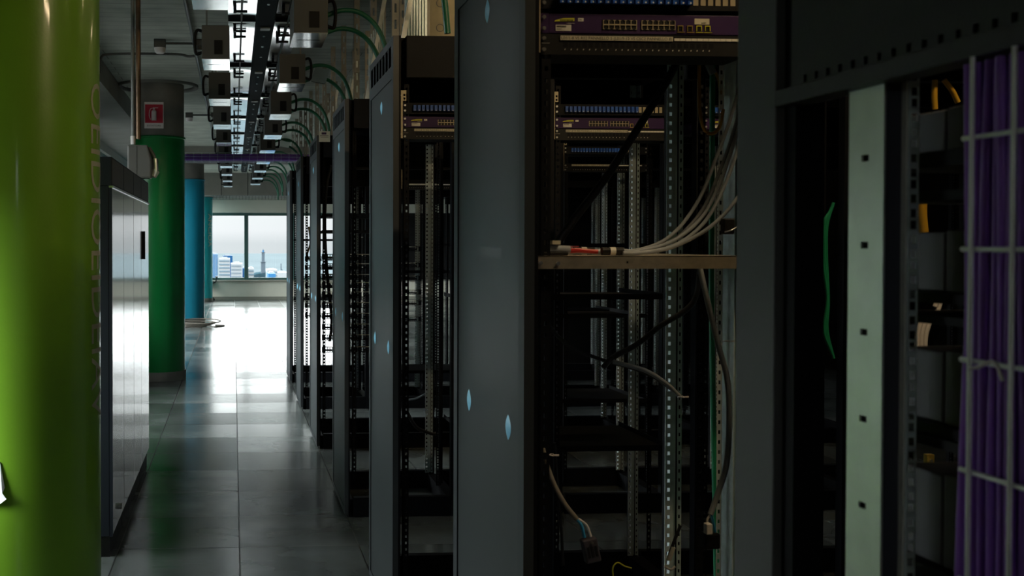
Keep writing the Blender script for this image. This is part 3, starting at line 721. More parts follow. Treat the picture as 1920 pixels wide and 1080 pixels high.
cable('black_cable', A((1012, 508, 2.75), (1014, 560, 2.72), (1030, 610, 2.70), (1070, 650, 2.68), (1130, 675, 2.66), (1185, 690, 2.64), (1232, 710, 2.64), (1276, 743, 2.66)), .005, BLACKC, 'thin black cable sagging from the left below the shelf')
cable('grey_cable', A((1150, 678, 2.60), (1210, 695, 2.60), (1250, 720, 2.61), (1275, 744, 2.62)), .0055, GREYC, 'short grey cable end tied to the galvanised rail with a cable tie')
cable('black_cable', A((1312, 508, 2.70), (1305, 555, 2.68), (1285, 582, 2.66), (1240, 610, 2.64), (1195, 645, 2.63), (1150, 670, 2.62), (1130, 690, 2.62)), .007, BLACKC, 'thick black cable crossing down behind the shelf from the right')
cable('black_cable', A((1268, 120, 2.70), (1240, 170, 2.68), (1190, 250, 2.66), (1135, 335, 2.64), (1085, 400, 2.62), (1045, 455, 2.62)), .010, BLACKC, 'thick black cable running diagonally above the shelf in the front rack')
cable('green_cable', A((1336, 100, 2.74), (1335, 300, 2.74), (1334, 520, 2.74), (1337, 760, 2.74), (1342, 1000, 2.74), (1344, 1180, 2.74)), .0075, GREENC, 'green cable running straight down the right of the front rack')
cable('yellow_cable', A((1311, 112, 2.6), (1311, 160, 2.6), (1313, 215, 2.6), (1322, 245, 2.6), (1338, 250, 2.6), (1350, 235, 2.6), (1356, 205, 2.6)), .0045, YELC, 'yellow cable looping beside the rails at the top of the front rack')
cable('yellow_cable', A((1338, 130, 2.62), (1348, 150, 2.62), (1352, 180, 2.62)), .0045, YELC, 'short yellow cable end under the grey connector, front rack top right')
t = thing('cable_connector', (0, 0, 0), 'small pale connector hanging at the top right in the front rack', 'plug'); b = at(1332, 128, 2.62)
o = MB().box(-.008, .008, -.006, .006, -.016, .016).build('connector_body', GREYC, t, bevel=.002); o.location = b; o.rotation_euler = (0, radians(-25), 0)
t = thing('labelled_cable_end', (0, 0, 0), 'dark cable end with white paper tag low between the rails', 'cable')
MB().tube(A((1276, 985, 2.6), (1262, 1020, 2.6), (1252, 1050, 2.6)), .004, 8).build('cable_jacket', BLACKC, t); MB().tube(A((1263, 1026, 2.597), (1254, 1050, 2.597)), .0058, 8).build('paper_tag', WHITEP, t)
MB().tube(A((1246, 1062, 2.6), (1258, 1068, 2.6), (1266, 1062, 2.6)), .003, 8).build('bare_end', SIGNW, t)
cable('yellow_green_wire', A((1150, 1085, 2.7), (1149, 1065, 2.7), (1158, 1055, 2.7), (1172, 1062, 2.7), (1184, 1065, 2.7)), .002, YEL, 'thin yellow-green earth wire curling at the bottom of the front rack')
cable('black_cable', A((1040, 830, 2.7), (1044, 900, 2.7), (1052, 990, 2.7), (1056, 1060, 2.7)), .004, BLACKC, 'dim black cable hanging behind the beige one in the front rack')
for (x, y, Y, lab) in ((1033, 853, 2.38, 'small cream cable tie around the beige hanging cable'), (1277, 744, 2.615, 'white cable tie holding the short grey cable to the rail'), (1362, 640, 2.41, 'white cable tie around the thick grey hanging cable')):
    p = at(x, y, Y); tt = MB().tube([(p.x+.0075*cos(a), p.y+.0075*sin(a), p.z+.001*sin(a*2)) for a in [2*pi*i/10 for i in range(11)]], .0012, 6)
    tt.box(p.x+.006, p.x+.016, p.y-.009, p.y-.007, p.z-.001, p.z+.003); tag(tt.build('cable_tie', SIGNW), lab, 'cable tie')

# ================================================================== NEAREST RACK (side open) on the right
XN = .70
def nx(x): return x
t0 = thing('server_rack', (XN, .55, 0), 'nearest black rack at the right edge, side open onto purple cables', 'server rack')
t0.location = (0, 0, 0)
yb = atx(1380, 500, XN).y; yb2 = atx(1452, 500, XN).y
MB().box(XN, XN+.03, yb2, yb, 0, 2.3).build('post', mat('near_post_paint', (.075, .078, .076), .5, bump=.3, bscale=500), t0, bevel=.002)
MB().box(XN+.012, XN+.05, yb2-.028, yb2-.001, 0, 2.3).build('post', RACK, t0)
MB().box(XN, XN+.045, .50, .545, 0, 2.3).build('post', RACK, t0); MB().box(XN+.555, XN+.6, yb-.045, yb, 0, 2.3).build('post', RACK, t0); MB().box(XN+.555, XN+.6, .50, .545, 0, 2.3).build('post', RACK, t0)
zl = atx(1600, 166, XN).z; zt = zl+.021; pz_ = zt
MB().box(XN+.012, XN+.014, .50, yb2-.03, pz_, 2.28).build('header_hole_shade', RACK, t0)  # black sheet added behind the header holes to make them read dark
MB().box(XN-.006, XN+.03, .50, yb2-.006, zl, zt).build('header_lip', mat('header_lip_paint', (.035, .033, .037), .5, bump=.3, bscale=500), t0, bevel=.002)
ys = [atx(px, py, XN+.004).y for px, py in ((1509, 146), (1904, 35))]
n_h = 28; pitch = .0253; ystart = atx(1509, 146, XN+.004).y
pz = atx(1509, 146, XN+.004).z
L_ = yb2-.03-.50; cs = [c for c in [ystart-pitch*i-.50 for i in range(-1, 26)] if .01 < c < L_-.01]; cs.sort()
ncs = cs
st = MB(); st.strip((XN+.006, .50, pz-.012), (0, 0, 1), (0, 1, 0), .024, L_, .0015, .009, .008, ncs, .012); st.box(XN+.0045, XN+.006, .50, .50+L_, pz+.012, 2.28); st.box(XN+.0045, XN+.006, .50, .50+L_, zt, pz-.012)
st.build('header_panel', mat('header_paint', (.011, .0095, .012), .45, bump=.3, bscale=500), t0)
MB().box(XN+.03, XN+.57, .50, yb, 2.26, 2.3).build('top_frame', RACK, t0); MB().box(XN, XN+.6, .50, yb, 0, .03).build('bottom_frame', RACK, t0)
for (px, py) in ((1457, 12), (1457, 160)):
    p = atx(px, py, XN+.012); MB().cyl((XN+.010, p.y, p.z), (XN+.004, p.y, p.z), .0055, 12).build('screw', CHROME, t0)
# galvanised support plate with holes every 100 mm
XG = .712
ya, yc = atx(1590, 500, XG).y, atx(1655, 500, XG).y
hz = sorted([atx(1618, y, XG).z for y in (297, 461, 625, 787, 948)]); dz = (hz[-1]-hz[0])/4
zs = []; z = hz[0]
while z > .1: z -= dz
z += dz
while z < 1.95: zs.append(z); z += dz
sp = MB().strip((XG, yc, .03), (0, 1, 0), (0, 0, 1), ya-yc, 1.95, .0025, .014, .0075, [q-.03 for q in zs], (ya-yc)*.52)
MB().box(XG+.004, XG+.006, yc+.008, ya-.003, .03, 1.98).build('plate_hole_shade', RACK, t0)  # dark sheet added behind the plate, stands in for shade in its holes
g = sp.build('support_plate', PLATE, t0)
gx1 = at(1690, 500, yc+.004).x; gx2 = at(1713, 500, yc).x
MB().box(XG+.0026, gx1, yc+.004, yc+.006, .03, 1.98).build('rail_web', mat('rail_dark_zinc', (.035, .04, .055), .5), t0)
MB().box(gx1-.0012, gx1+.0008, yc-.004, yc+.004, .03, 1.98).build('rail_fold', GALVB, t0)
MB().strip((gx1+.001, yc-.004, .03), (1, 0, 0), (0, 0, 1), gx2-gx1, 1.95, .002, .0075, .0092, u_holes(1.95), (gx2-gx1)*.55).build('slotted_rail', GALV, t0)
# units mounted inside, seen from the side
XB = .775; ybx = atx(1713, 500, XB).y
units = [('switch_unit', 205, 285, 1), ('thin', 285, 316, 0), ('thin', 358, 378, 0), ('switch_unit', 432, 547, 1), ('thin', 588, 605, 0), ('switch_unit', 655, 792, 1), ('thin', 812, 832, 0), ('switch_unit', 885, 1060, 1)]
ul = ['topmost of the grey units mounted in the nearest rack', 'thin black tray under the topmost grey unit, nearest rack', 'thin black tray between the yellow cable and the slots, nearest rack', 'second grey unit from the top in the nearest rack', 'thin black tray below the white cables, nearest rack', 'third grey unit from the top in the nearest rack', 'thin black tray above the brass terminal, nearest rack', 'lowest grey unit in the nearest rack']
UG = mat('unit_grey_metal', (.11, .11, .125), .5)
for i, (k, ya_, yb_, big) in enumerate(units):
    z1 = atx(1760, ya_, XB).z; z0 = atx(1760, yb_, XB).z; ymid = ybx-.055
    if big:
        t = thing('equipment_unit', (XB, .58, z0), ul[i], 'equipment', 'units in the nearest rack')
        hh = z1-z0
        MB().box(0, .42, 0, ymid-.58, 0, hh).build('front_case', UG, t, bevel=.002); MB().box(.001, .42, ymid-.58+.0035, ybx+.02-.58, 0, hh*.97).build('rear_case', UG, t, bevel=.002)
        if i: MB().box(-.012, .46, 0, ybx+.03-.58, -.012, -.0005).build('support_runner', BLACKP, t)
    else:
        t = thing('equipment_tray', (XB, .58, z0), ul[i], 'tray', 'trays in the nearest rack')
        MB().box(-.02, .46, 0, ybx+.03-.58, 0, (z1-z0)*.92).build('tray_body', BLACKP, t); MB().box(-.024, -.02, 0, .1, 0, (z1-z0)*.92).build('tray_ear', BLACKP, t)
# purple cables behind a wire mesh tray
XM = .685
yw = [atx(1820, 500, XM).y, atx(1898, 500, XM).y]; dyw = yw[0]-yw[1]
t = thing('wire_mesh_tray', (XM, .85, 0), 'upright galvanised wire mesh tray over the purple cables', 'cable tray')
for i in range(8):
    y = yw[0]-dyw*i
    if y > .5: MB().cyl((0, y-.85, .05), (0, y-.85, zl-.002), .0024, 10).build('wire', GALVB, t)
zw = [atx(1820, y, XM).z for y in (257, 469, 678, 888)]; dzw = (zw[0]-zw[3])/3
for i in range(-1, 15):
    z = zw[0]-dzw*i
    if z < zl-.01 and z > .03: MB().cyl((.0045, yw[0]+.018-.85, z), (.0045, .50-.85, z), .0026, 10).build('wire', GALVB, t)
random.seed(11)
yA = atx(1810, 500, .716).y
pl_n = ['leftmost', 'second from the left', 'third from the left', 'fourth from the left', 'fifth from the left', 'sixth from the left', 'seventh from the left', 'eighth from the left', 'ninth from the left', 'tenth from the left', 'eleventh from the left', 'twelfth from the left']
for layer in range(2):
    for i in range(11 - layer):
        y0 = yA-.008-.0125*i-(.006 if layer else 0); x0 = .712+.0115*layer+random.uniform(-.002, .002)
        pts = []; ph = random.uniform(0, 6); am = random.uniform(.001, .0035)
        for j in range(15):
            z = .03+(zl-.002-.03)*j/14; pts.append((x0+.002*sin(ph+j*.9), y0+am*sin(ph*2+j*.8)+random.uniform(-.0012, .0012), z))
        cable('purple_cable', pts, .0052, PCABLE, 'purple cable in the %s layer behind the wire mesh, %s' % ('front' if layer == 0 else 'back', pl_n[i]), 'purple cables behind the wire mesh', n=10)
p = atx(1868, 690, XM); tag(MB().tube([(XM-.004, p.y+.03, p.z-.004), (XM-.006, p.y+.012, p.z), (XM-.005, p.y-.004, p.z+.006), (XM-.003, p.y-.012, p.z-.010)], .0016, 6).build('cable_tie', SIGNW), 'white cable tie knotted on the wire mesh tray', 'cable tie')
# cables between units
cable('yellow_cable', A((1753, 150, 2.30), (1752, 180, 2.30), (1753, 205, 2.30)), .006, YELC, 'straight yellow cable at the top behind the nearest rack units')
cable('yellow_cable', A((1770, 150, 2.30), (1785, 170, 2.30), (1796, 192, 2.30)), .006, YELC, 'slanting yellow cable at the top behind the nearest rack units')
cable('yellow_cable', A((1729, 372, 2.30), (1729, 405, 2.30), (1732, 436, 2.30)), .010, YELC, 'thick yellow cable between the second and third trays on the right')
for i, (xa, xb) in enumerate(((1755, 1776), (1760, 1790))):
    cable('white_cable', A((xa-2, 575+8*i, 2.30), (xa+8, 557+6*i, 2.30), (xb+12, 548+2*i, 2.30)), .005, SIGNW, ('upper' if i == 0 else 'lower') + ' white cable curving above the fifth tray on the right')
for i in range(3):
    cable('white_cable', A((1718+8*i, 655, 2.30), (1720+8*i, 628, 2.30), (1727+8*i, 604, 2.30)), .005, SIGNW, ['left', 'middle', 'right'][i] + ' white cable rising under the thin tray on the right')
for i in range(3):
    x = 1549-3*i; cable('green_cable', A((x+14, 380+8*i, 2.30), (x+2, 420, 2.30), (x, 470+10*i, 2.30), (x+4+2*i, 560, 2.30), (x+2, 620, 2.30), (x+14, 672-8*i, 2.30)), .0034, GREENC, ['leftmost', 'middle', 'rightmost'][2-i] + ' thin green cable bowing left of the pale steel plate', 'thin green cables')
cable('black_cable', A((1512, 430, 2.30), (1520, 500, 2.30), (1525, 560, 2.30), (1520, 630, 2.30), (1508, 670, 2.30)), .005, BLACKC, 'black cable bowing beside the green ones at the right')
t = thing('brass_terminal', tuple(at(1745, 865, 2.27)), 'small brass terminal glinting between units at lower right', 'terminal')
MB().box(-.009, .009, 0, .012, -.012, .015).build('terminal_body', GOLD, t, bevel=.001); MB().cyl((0, -.001, .002), (0, -.004, .002), .0035, 8).build('screw', CHROME, t)

# ================================================================== OVERHEAD RUN OF REFLECTOR FIXTURES
PER = 1.865; ZB = 3.03
def reflector_mesh(x0, x1, flip):
    b = MB(); n = 8; pts = []
    for i in range(n+1):
        t = i/n; x = x0+(x1-x0)*t; pts.append((x, ZB+.004+.004*sin(pi*t)+(.009*(1-t) if flip else 0)))
    pts2 = [(x, z+.002) for x, z in pts[::-1]]
    L = PER-.07; m = 18
    def z_end(y): return -.022*(1-min(1, min(y, L-y)/.20))**2
    vs = []; 
    for j in range(m+1):
        y = L*j/m
        for (x, z) in pts: vs.append((x, y, z-z_end(y)))
    fs = [(j*(n+1)+i, j*(n+1)+i+1, (j+1)*(n+1)+i+1, (j+1)*(n+1)+i) for j in range(m) for i in range(n)]
    b._add(vs, fs, True); return b.mesh('reflector', POLISH)
RF = [reflector_mesh(-.035, .150, 0), reflector_mesh(.285, .455, 1)]
def fixture(label):
    t = thing('reflector_light_fixture', (0, 0, 0), label, 'light fixture', 'overhead run of reflector fixtures')
    for i in range(2):
        o = bpy.data.objects.new('reflector', RF[i]); COL.objects.link(o); o.parent = t; o.location = (0, .035, 0)
        xm = (.055, .368)[i]
        MB().cyl((xm, .03, ZB-.012), (xm, PER-.03, ZB-.012), .0065, 8).build('tube', BOXGREY, t)
        for y in ((.22, .42, 1.45), (.35, .60, 1.5))[i]:
            c = MB().box(xm-.055, xm+.035, y-.012, y+.012, ZB-.03, ZB-.015).box(xm-.055, xm-.035, y-.03, y+.03, ZB-.03, ZB+.01); c.build('clip', BLACKP, t, bevel=.004)
        ef = MB().prism([((-.035, .15), (.285, .455))[i][0:2] and (((-.035, .285)[i]), ZB+.055), ((-.035, .285)[i], ZB-.002), ((.15, .455)[i], ZB-.002), ((.15, .455)[i], ZB+.055)], .0, .028)
        ef.build('end_flange', DARKMETAL, t); MB().box((-.035, .285)[i], (.15, .455)[i], -.010, .028, ZB-.006, ZB-.0022).build('flange_lip', GALVB, t)
    sp = MB().prism([(.15, ZB+.02), (.165, ZB-.03), (.27, ZB-.03), (.285, ZB+.02)], .0, PER-.006)
    sp.build('spine', DARKMETAL, t)
    for y in (.35, .75, 1.2): MB().cyl((.2175, y, ZB-.03), (.2175, y, ZB-.036), .009, 10).build('bolt', GALV, t)
    MB().box(.185, .25, .02, .10, ZB-.042, ZB-.031).build('splice_plate', STRUT, t)
    MB().box(.2125, .2225, .04, .05, ZB+.02, ZC).build('hanger', STRUT, t)
    return t
NF = 9; fx0 = None; YF0 = 7.28-2*PER
pos_w = ['nearest', 'second', 'third', 'fourth', 'fifth', 'sixth', 'seventh', 'eighth', 'ninth', 'tenth']
for i in range(NF+1):
    lab = '%s twin polished reflector fixture in the overhead run' % (pos_w[i] if i < NF else 'farthest')
    y = YF0+PER*i
    if fx0 is None: fx0 = fixture(lab); fx0.location = (0, y, 0)
    else: place(fx0, (0, y, 0), lab)
def jbox(label, w, side):
    t = thing('junction_box', (0, 0, 0), label, 'junction box', 'junction boxes along the overhead run')
    MB().box(0, w, 0, .44, .004, .215).build('housing', BOXGREY, t, bevel=.003)
    MB().box(.0, w, .0, .44, 0, .004).build('bottom_cover', POLISH, t)
    MB().box(.03, w-.03, .20, .208, -.001, 0).build('cover_slot', BLACKP, t)
    MB().box(w*.45, w*.75, -.004, 0, .03, .12).build('recess', BLACKP, t)
    s = -1 if side < 0 else 1; x = 0 if side < 0 else w
    MB().tube([(x, .05, .05), (x+s*.035, .05, .04), (x+s*.045, .05, .08), (x+s*.045, .05, .15), (x+s*.03, .05, .19), (x, .05, .185)], .010, 8).build('handle', BLACKP, t)
    MB().box(*((.02, .032) if side < 0 else (w-.03, w-.018)), .2, .215, .215, ZC-2.69).build('hanger', STRUT, t)
    return t
jl_, jr_ = None, None
for i in range(NF+1):
    y = 6.80-PER+PER*i
    lab = 'grey box left of the overhead reflectors, %s along' % pos_w[i]
    if jl_ is None: jl_ = jbox(lab, .175, -1); jl_.location = (-.20, y, 2.69)
    else: place(jl_, (-.20, y, 2.69), lab)
    y = 5.93-PER+PER*i
    lab = 'grey box right of the overhead reflectors, %s along' % pos_w[i]
    if jr_ is None: jr_ = jbox(lab, .19, 1); jr_.location = (.335, y, 2.69)
    else: place(jr_, (.335, y, 2.69), lab)
# green conduits from boxes over to the struts
gcs = {}
for i in range(NF+1):
    y = 5.93-PER+PER*i
    for j, (dz_, dy_) in enumerate(((.12, .10), (.06, .32))):
        lab = 'green conduit arching from the %s right-hand box, %s of its pair' % (pos_w[i], ('upper', 'lower')[j])
        if j not in gcs:
            o = MB().tube([(.525, 0, 2.69+dz_), (.62, 0, 2.69+dz_+.03), (.72, 0, 2.69+dz_+.015), (.81, 0, 2.69+dz_-.06), (.865, 0, 2.69+dz_-.19), (.885, 0, 2.69+dz_-.36)], .014, 10).build('green_conduit', GREENPIPE)
            tag(o, lab, 'conduit', 'green conduits'); gcs[j] = o; o.location = (0, y+dy_, 0)
        else:
            o = gcs[j].copy(); COL.objects.link(o); o.location = (0, y+dy_, 0); o['label'] = lab
# slotted struts hanging from the ceiling
sm = MB(); L = .98; slots = [.06+.09*i for i in range(10)]
sm.strip((-.02, 0, 0), (1, 0, 0), (0, 0, 1), .04, L, .003, .012, .05, slots, .02); sm.box(-.02, -.017, .003, .035, 0, L); sm.box(.017, .02, .003, .035, 0, L)
s0 = None; cnt = 0
for i in range(14):
    y = 4.05+.93*i
    for j, x in enumerate((.90, 1.12)):
        lab = 'slotted steel strut hanging over the racks, %s pair back, %s' % (str(ORD[min(i+1, 12)]) if i < 12 else ('thirteenth', 'farthest')[i-12], ('aisle side', 'rack side')[j])
        zb = ZC-L if j == 0 else ZC-L+.03
        if s0 is None: s0 = sm.build('hanging_strut', STRUT); tag(s0, lab, 'strut', 'slotted hanging struts'); s0.location = (x, y, ZC-L)
        else:
            o = s0.copy(); COL.objects.link(o); o.location = (x, y+j*.2, zb); o['label'] = lab
# corrugated cable risers standing on each row, with a sloping brace
for q, (r, pa, pb, y0, y1, Yc) in enumerate(((2, 759, 791, 9, 57, 4.70), (3, 691, 704, 120, 174, 6.5), (4, 648, 657, 178, 245, 8.5), (5, 614, 619, 214, 284, 10.4))):
    a, b = at(pa, y0, Yc), at(pb, y1, Yc)
    t = thing('cable_riser', (a.x, Yc, RH), 'corrugated steel cable riser with sloping brace on top of %s' % ['the second row', 'the third row', 'the fourth row', 'the fifth row'][q], 'cable tray', 'cable risers on the rack tops')
    w = .10; n = 8; m_ = MB()
    for i in range(n): m_.box(w*i/n, w*i/n+.007, -.012, .0, 0, .46+.02*i)
    m_.box(0, w, 0, .003, 0, .46); m_.build('corrugated_sheet', GALV, t)
    MB().prism([(-.035, .02), (-.015, .02), (w+.01, .70), (w-.015, .70)], -.03, -.013).build('brace', GALVB, t)
    MB().box(-.03, 0, -.010, .02, 0, .12).build('foot', STRUT, t)
# beige riser duct with knock-outs behind the second row's top
t = thing('riser_duct', (1.02, 5.6, 2.36), 'beige metal riser duct with round knock-outs above the second row', 'duct')
MB().box(-.02, .30, 0, .16, 0, ZC-2.36).build('duct_body', CREAM, t, bevel=.004)
for i in range(4): MB().lathe([(.018, 0), (.021, .0), (.021, .002), (.018, .002)], n=20).build('knock_out', STRUT, t, loc=(.07, -.001, .30+.13*i)).rotation_euler = (pi/2, 0, 0)
MB().box(.165, .175, -.006, 0, .0, ZC-2.36).build('cover_edge', CREAM, t)
# clear panels hanging at an angle
for i, y in enumerate((7.9, 13.2)):
    t = thing('clear_cover', (.62, y, 2.72), ('nearer' if i == 0 else 'farther') + ' sloping clear plastic cover hung among the green conduits', 'cover')
    MB()._add([(-.05, 0, 0), (.06, 0, -.02), (.13, .45, .16), (.02, .45, .18)], [(0, 1, 2, 3)])._add([(-.05, 0, .004), (.06, 0, -.016), (.13, .45, .164), (.02, .45, .184)], [(3, 2, 1, 0)]).build('sheet', POLISH, t)
    MB().tube([(-.05, 0, 0), (.02, .45, .18)], .004, 6).build('edge_strip', GALVB, t)
# wire tray of purple cables crossing the aisle
t = thing('cable_basket', (0, 13.5, 2.565), 'wire basket tray crossing the aisle high up with purple cables in it', 'cable tray')
xa, xb = -1.2, 2.2
b = MB()
for z in (0, .05, .10): b.box(xa, xb, -.001, .002, z, z+.003)
for y in (.0, .1, .2, .3): b.box(xa, xb, y, y+.003, 0, .003)
for z in (.05, .10): b.box(xa, xb, .3, .303, z, z+.003)
b.build('long_wires', GALV, t)
wm = MB().box(0, .003, -.002, 0, 0, .10).box(0, .003, 0, .3, -.001, .002).mesh('cross_wire', GALV)
for i in range(int((xb-xa)/.1)):
    o = bpy.data.objects.new('cross_wire', wm); COL.objects.link(o); o.parent = t; o.location = (xa+.1*i, 0, 0)
random.seed(5)
for i in range(12):
    yy = .03+.022*i; zz = .012+.02*(i % 4)
    cable('purple_cable', [(xa+.1+(xb-xa-.2)*k/6, 13.5+yy+random.uniform(-.01, .01), 2.565+zz+random.uniform(-.003, .003)+.01) for k in range(7)], .011, PCABLE, 'purple cable lying in the basket tray that crosses the aisle', 'purple cables in the crossing basket tray')
# far wire tray near the beam
t = thing('cable_basket', (0, 26.3, 2.60), 'thin wire basket hanging close to the end window', 'cable tray')
b = MB(); b.box(-.55, 1.6, 0, .01, 0, .008).box(-.55, 1.6, 0, .01, .10, .105)
b.build('long_wires', DARKMETAL, t)
wm = MB().box(0, .006, 0, .006, 0, .10).mesh('cross_wire', DARKMETAL)
for i in range(26):
    o = bpy.data.objects.new('cross_wire', wm); COL.objects.link(o); o.parent = t; o.location = (-.5+.08*i, 0, 0)
for x in (-.3, .35, 1.3): MB().cyl((x, .005, .1), (x, .005, ZC-2.6), .008, 8).build('hanger_rod', DARKMETAL, t)
# smoke detectors and conduits on the ceiling
for i, (x, y) in enumerate(((-.64, 9.4), (-.60, 14.6))):
    t = thing('smoke_detector', (x, y, ZC), ('nearer' if i == 0 else 'farther') + ' white smoke detector on the concrete ceiling left of the reflectors', 'smoke detector')
    MB().box(-.05, .05, -.05, .05, -.07, 0).build('base_box', BOXGREY, t, bevel=.004); MB().lathe([(.0, -.12), (.03, -.12), (.046, -.105), (.05, -.07)], n=24).build('sensor_head', SIGNW, t)
    MB().cyl((.05, 0, -.03), (.30, 0, -.03), .011, 8).build('feed_conduit', BOXGREY, t)
    t = thing('ceiling_junction', (x+.34, y-.02, ZC), ('nearer' if i == 0 else 'farther') + ' small square ceiling junction on the long conduit', 'junction box')
    MB().box(-.045, .045, -.045, .045, -.06, 0).build('box_body', BOXGREY, t, bevel=.004); MB().cyl((0, 0, -.06), (0, 0, -.09), .03, 14).build('gland', BOXGREY, t)
tag(MB().cyl((-.36, 3, ZC-.02), (-.31, 26, ZC-.02), .014, 10).build('ceiling_conduit', PIPEG), 'long grey conduit running along the ceiling left of the boxes', 'conduit')
tag(MB().tube([(-1.24, 10.0, ZC-.20), (-1.22, 9.98, ZC-.06), (-1.10, 9.96, ZC-.03), (-.55, 9.93, ZC-.03), (-.42, 9.92, ZC-.05), (-.36, 9.9, ZC-.05)], .012, 8).build('ceiling_conduit', BOXGREY), 'pale conduit crossing the ceiling ahead of the green column', 'conduit')
# card on top of the fourth row
t = thing('paper_card', tuple(at(608, 266, 7.858)), 'small cream card with dark printing taped on the fourth row top', 'card'); k = 7.8/2000
MB().box(-10*k, 11*k, 0, .001, 0, 20*k).build('card', LABELP, t); MB().box(-5*k, 4*k, -.0012, 0, 14*k, 18*k).build('printed_block', mat('print_purple', (.05, .02, .06), .6), t)
MB().box(-8*k, 8*k, -.001, 0, 11*k, 11.8*k).box(-7*k, 8*k, -.001, 0, 8.6*k, 9.2*k).build('printed_lines', INK, t)
# cables in the rear racks
cable('black_cable', A((622, 310, 7.95), (612, 350, 7.95), (609, 430, 7.95), (614, 520, 7.95), (622, 600, 7.95), (618, 640, 7.95)), .012, BLACKC, 'black cable hanging in the fourth-row rack at the aisle')
cable('black_cable', A((628, 320, 8.0), (636, 380, 8.0), (634, 450, 8.0), (626, 540, 8.0), (628, 640, 8.0)), .010, BLACKC, 'second black cable hanging right of the first in the fourth-row rack')
cable('yellow_cable', A((579, 425, 9.9), (582, 455, 9.9), (576, 478, 9.9), (584, 490, 9.9)), .009, YELC, 'yellow cable in the fifth-row rack by the aisle')
cable('grey_cable', A((812, 700, 6.6), (806, 730, 6.6), (785, 745, 6.6), (765, 750, 6.6)), .006, GREYC, 'grey cable curving low in a third-row rack')
cable('black_cable', A((762, 770, 6.3), (780, 800, 6.3), (805, 812, 6.3), (822, 815, 6.3)), .010, BLACKC, 'dark cable sagging low in a third-row rack')
# cable coil by the blue column
t = thing('cable_coil', (-.72, 19.55, 0), 'loose coil of pale cable on the floor by the blue column', 'cable')
b = MB()
for q in range(4):
    rr = .16+.04*q; b.tube([(rr*1.4*cos(a)+.03*q, rr*.8*sin(a), .015+.03*q*(1+.3*sin(a))) for a in [2*pi*i/16 for i in range(17)]], .012, 8, seg=3)
b.tube([(.2, 0, .02), (.4, -.1, .012), (.55, .15, .012), (.38, .3, .012)], .012, 8)
b.build('cable_loops', WARMC, t)
# office chair behind the teal column
t = thing('office_chair', (-.80, 28.68, 0), 'black swivel office chair behind the teal column', 'chair')
MB().cyl((0, 0, .08), (0, 0, .42), .03, 12).build('gas_column', BLACKP, t)
for k_ in range(5):
    a = 2*pi*k_/5+.1; MB().tube([(0, 0, .10), (.18*cos(a), .18*sin(a), .10), (.27*cos(a), .27*sin(a), .05)], .018, 8).build('leg', BLACKP, t)
    MB().cyl((.27*cos(a), .27*sin(a)-.012, .028), (.27*cos(a), .27*sin(a)+.012, .028), .027, 12).build('castor', BLACKP, t)
MB().box(-.24, .24, -.23, .23, .42, .50).build('seat', BLACKP, t, bevel=.03); MB().box(-.22, .22, .19, .25, .56, 1.0).build('backrest', BLACKP, t, bevel=.02)
for s_ in (-1, 1): MB().tube([(s_*.24, .05, .46), (s_*.32, .05, .50), (s_*.34, .05, .62)], .014, 8).box(s_*.31, s_*.38, -.16, .12, .62, .65).build('armrest', BLACKP, t, bevel=.006)
MB().box(-.03, .03, .20, .24, .45, .6).build('back_support', BLACKP, t)

# ================================================================== LAMPS (warm battens between the rows)
LAMPM = mat('warm_lamp_tube', (1, .8, .5), .5, emis=(1.0, .74, .42), estr=260)
LAMPD = mat('dim_lamp_tube', (1, .8, .5), .5, emis=(1.0, .74, .42), estr=45)
def batten(loc, label, L=.8, m=None):
    t = thing('ceiling_batten_lamp', loc, label, 'lamp')
    MB().box(-L/2-.02, L/2, -.05, .05, .0, .05).build('housing', SIGNW, t, bevel=.004); MB().cyl((-L/2+.02, 0, -.016), (L/2-.02, 0, -.016), .014, 12).build('lamp_tube', m or LAMPM, t)
    MB().box(-L/2-.03, -L/2-.02, -.12, .12, -.32, .05).build('added_end_baffle', BLACKP, t)  # added plate, keeps the lamplight off the corridor columns
    for x in (-L/2, L/2-.02): MB().box(x, x+.02, -.018, .018, -.034, 0).build('end_cap', BLACKP, t)
batten((1.7, 1.62, 3.2), 'warm batten lamp on the ceiling over the nearest aisle')
batten((2.1, 3.50, 3.2), 'warm batten lamp on the ceiling before the second row', m=LAMPD)
batten((2.1, 5.35, 3.2), 'warm batten lamp on the ceiling behind the second row', m=LAMPD)
batten((2.6, 7.25, 3.2), 'warm batten lamp on the ceiling behind the third row', m=LAMPD)

# ================================================================== OUTSIDE: city and sea
SEA = mat('sea_water', (.052, .064, .070), .9, spec=.0, noise=.08, nscale=.002)
LAND = mat('waterfront_ground', (.035, .048, .055), 1.0, spec=0, noise=.35, nscale=.02)
BW = mat('pale_concrete_facade', (.12, .128, .135), .8); BB = mat('blue_glass_facade', (.012, .06, .13), .6, spec=.1); BBD = mat('dark_blue_cladding', (.002, .025, .07), .6, spec=.1)
HILL = mat('hill_green_blue', (.014, .028, .036), 1, spec=0, noise=.5, nscale=.05); STONE = mat('lighthouse_stone', (.018, .030, .042), .8); WIN = mat('facade_glazing', (.03, .055, .075), .5)
ZG = -92.0
sea = MB()._add([(-9000, 40, ZG-2), (9000, 40, ZG-2), (9000, 10500, ZG-2), (-9000, 10500, ZG-2)], [(0, 1, 2, 3)]).build('sea', SEA); struct(sea)
struct(MB()._add([(-2500, 45, ZG), (2500, 45, ZG), (2500, 2900, ZG), (150, 2850, ZG), (-900, 2700, ZG), (-2500, 2400, ZG)], [(0, 1, 2, 3, 4, 5)]).build('ground', LAND))
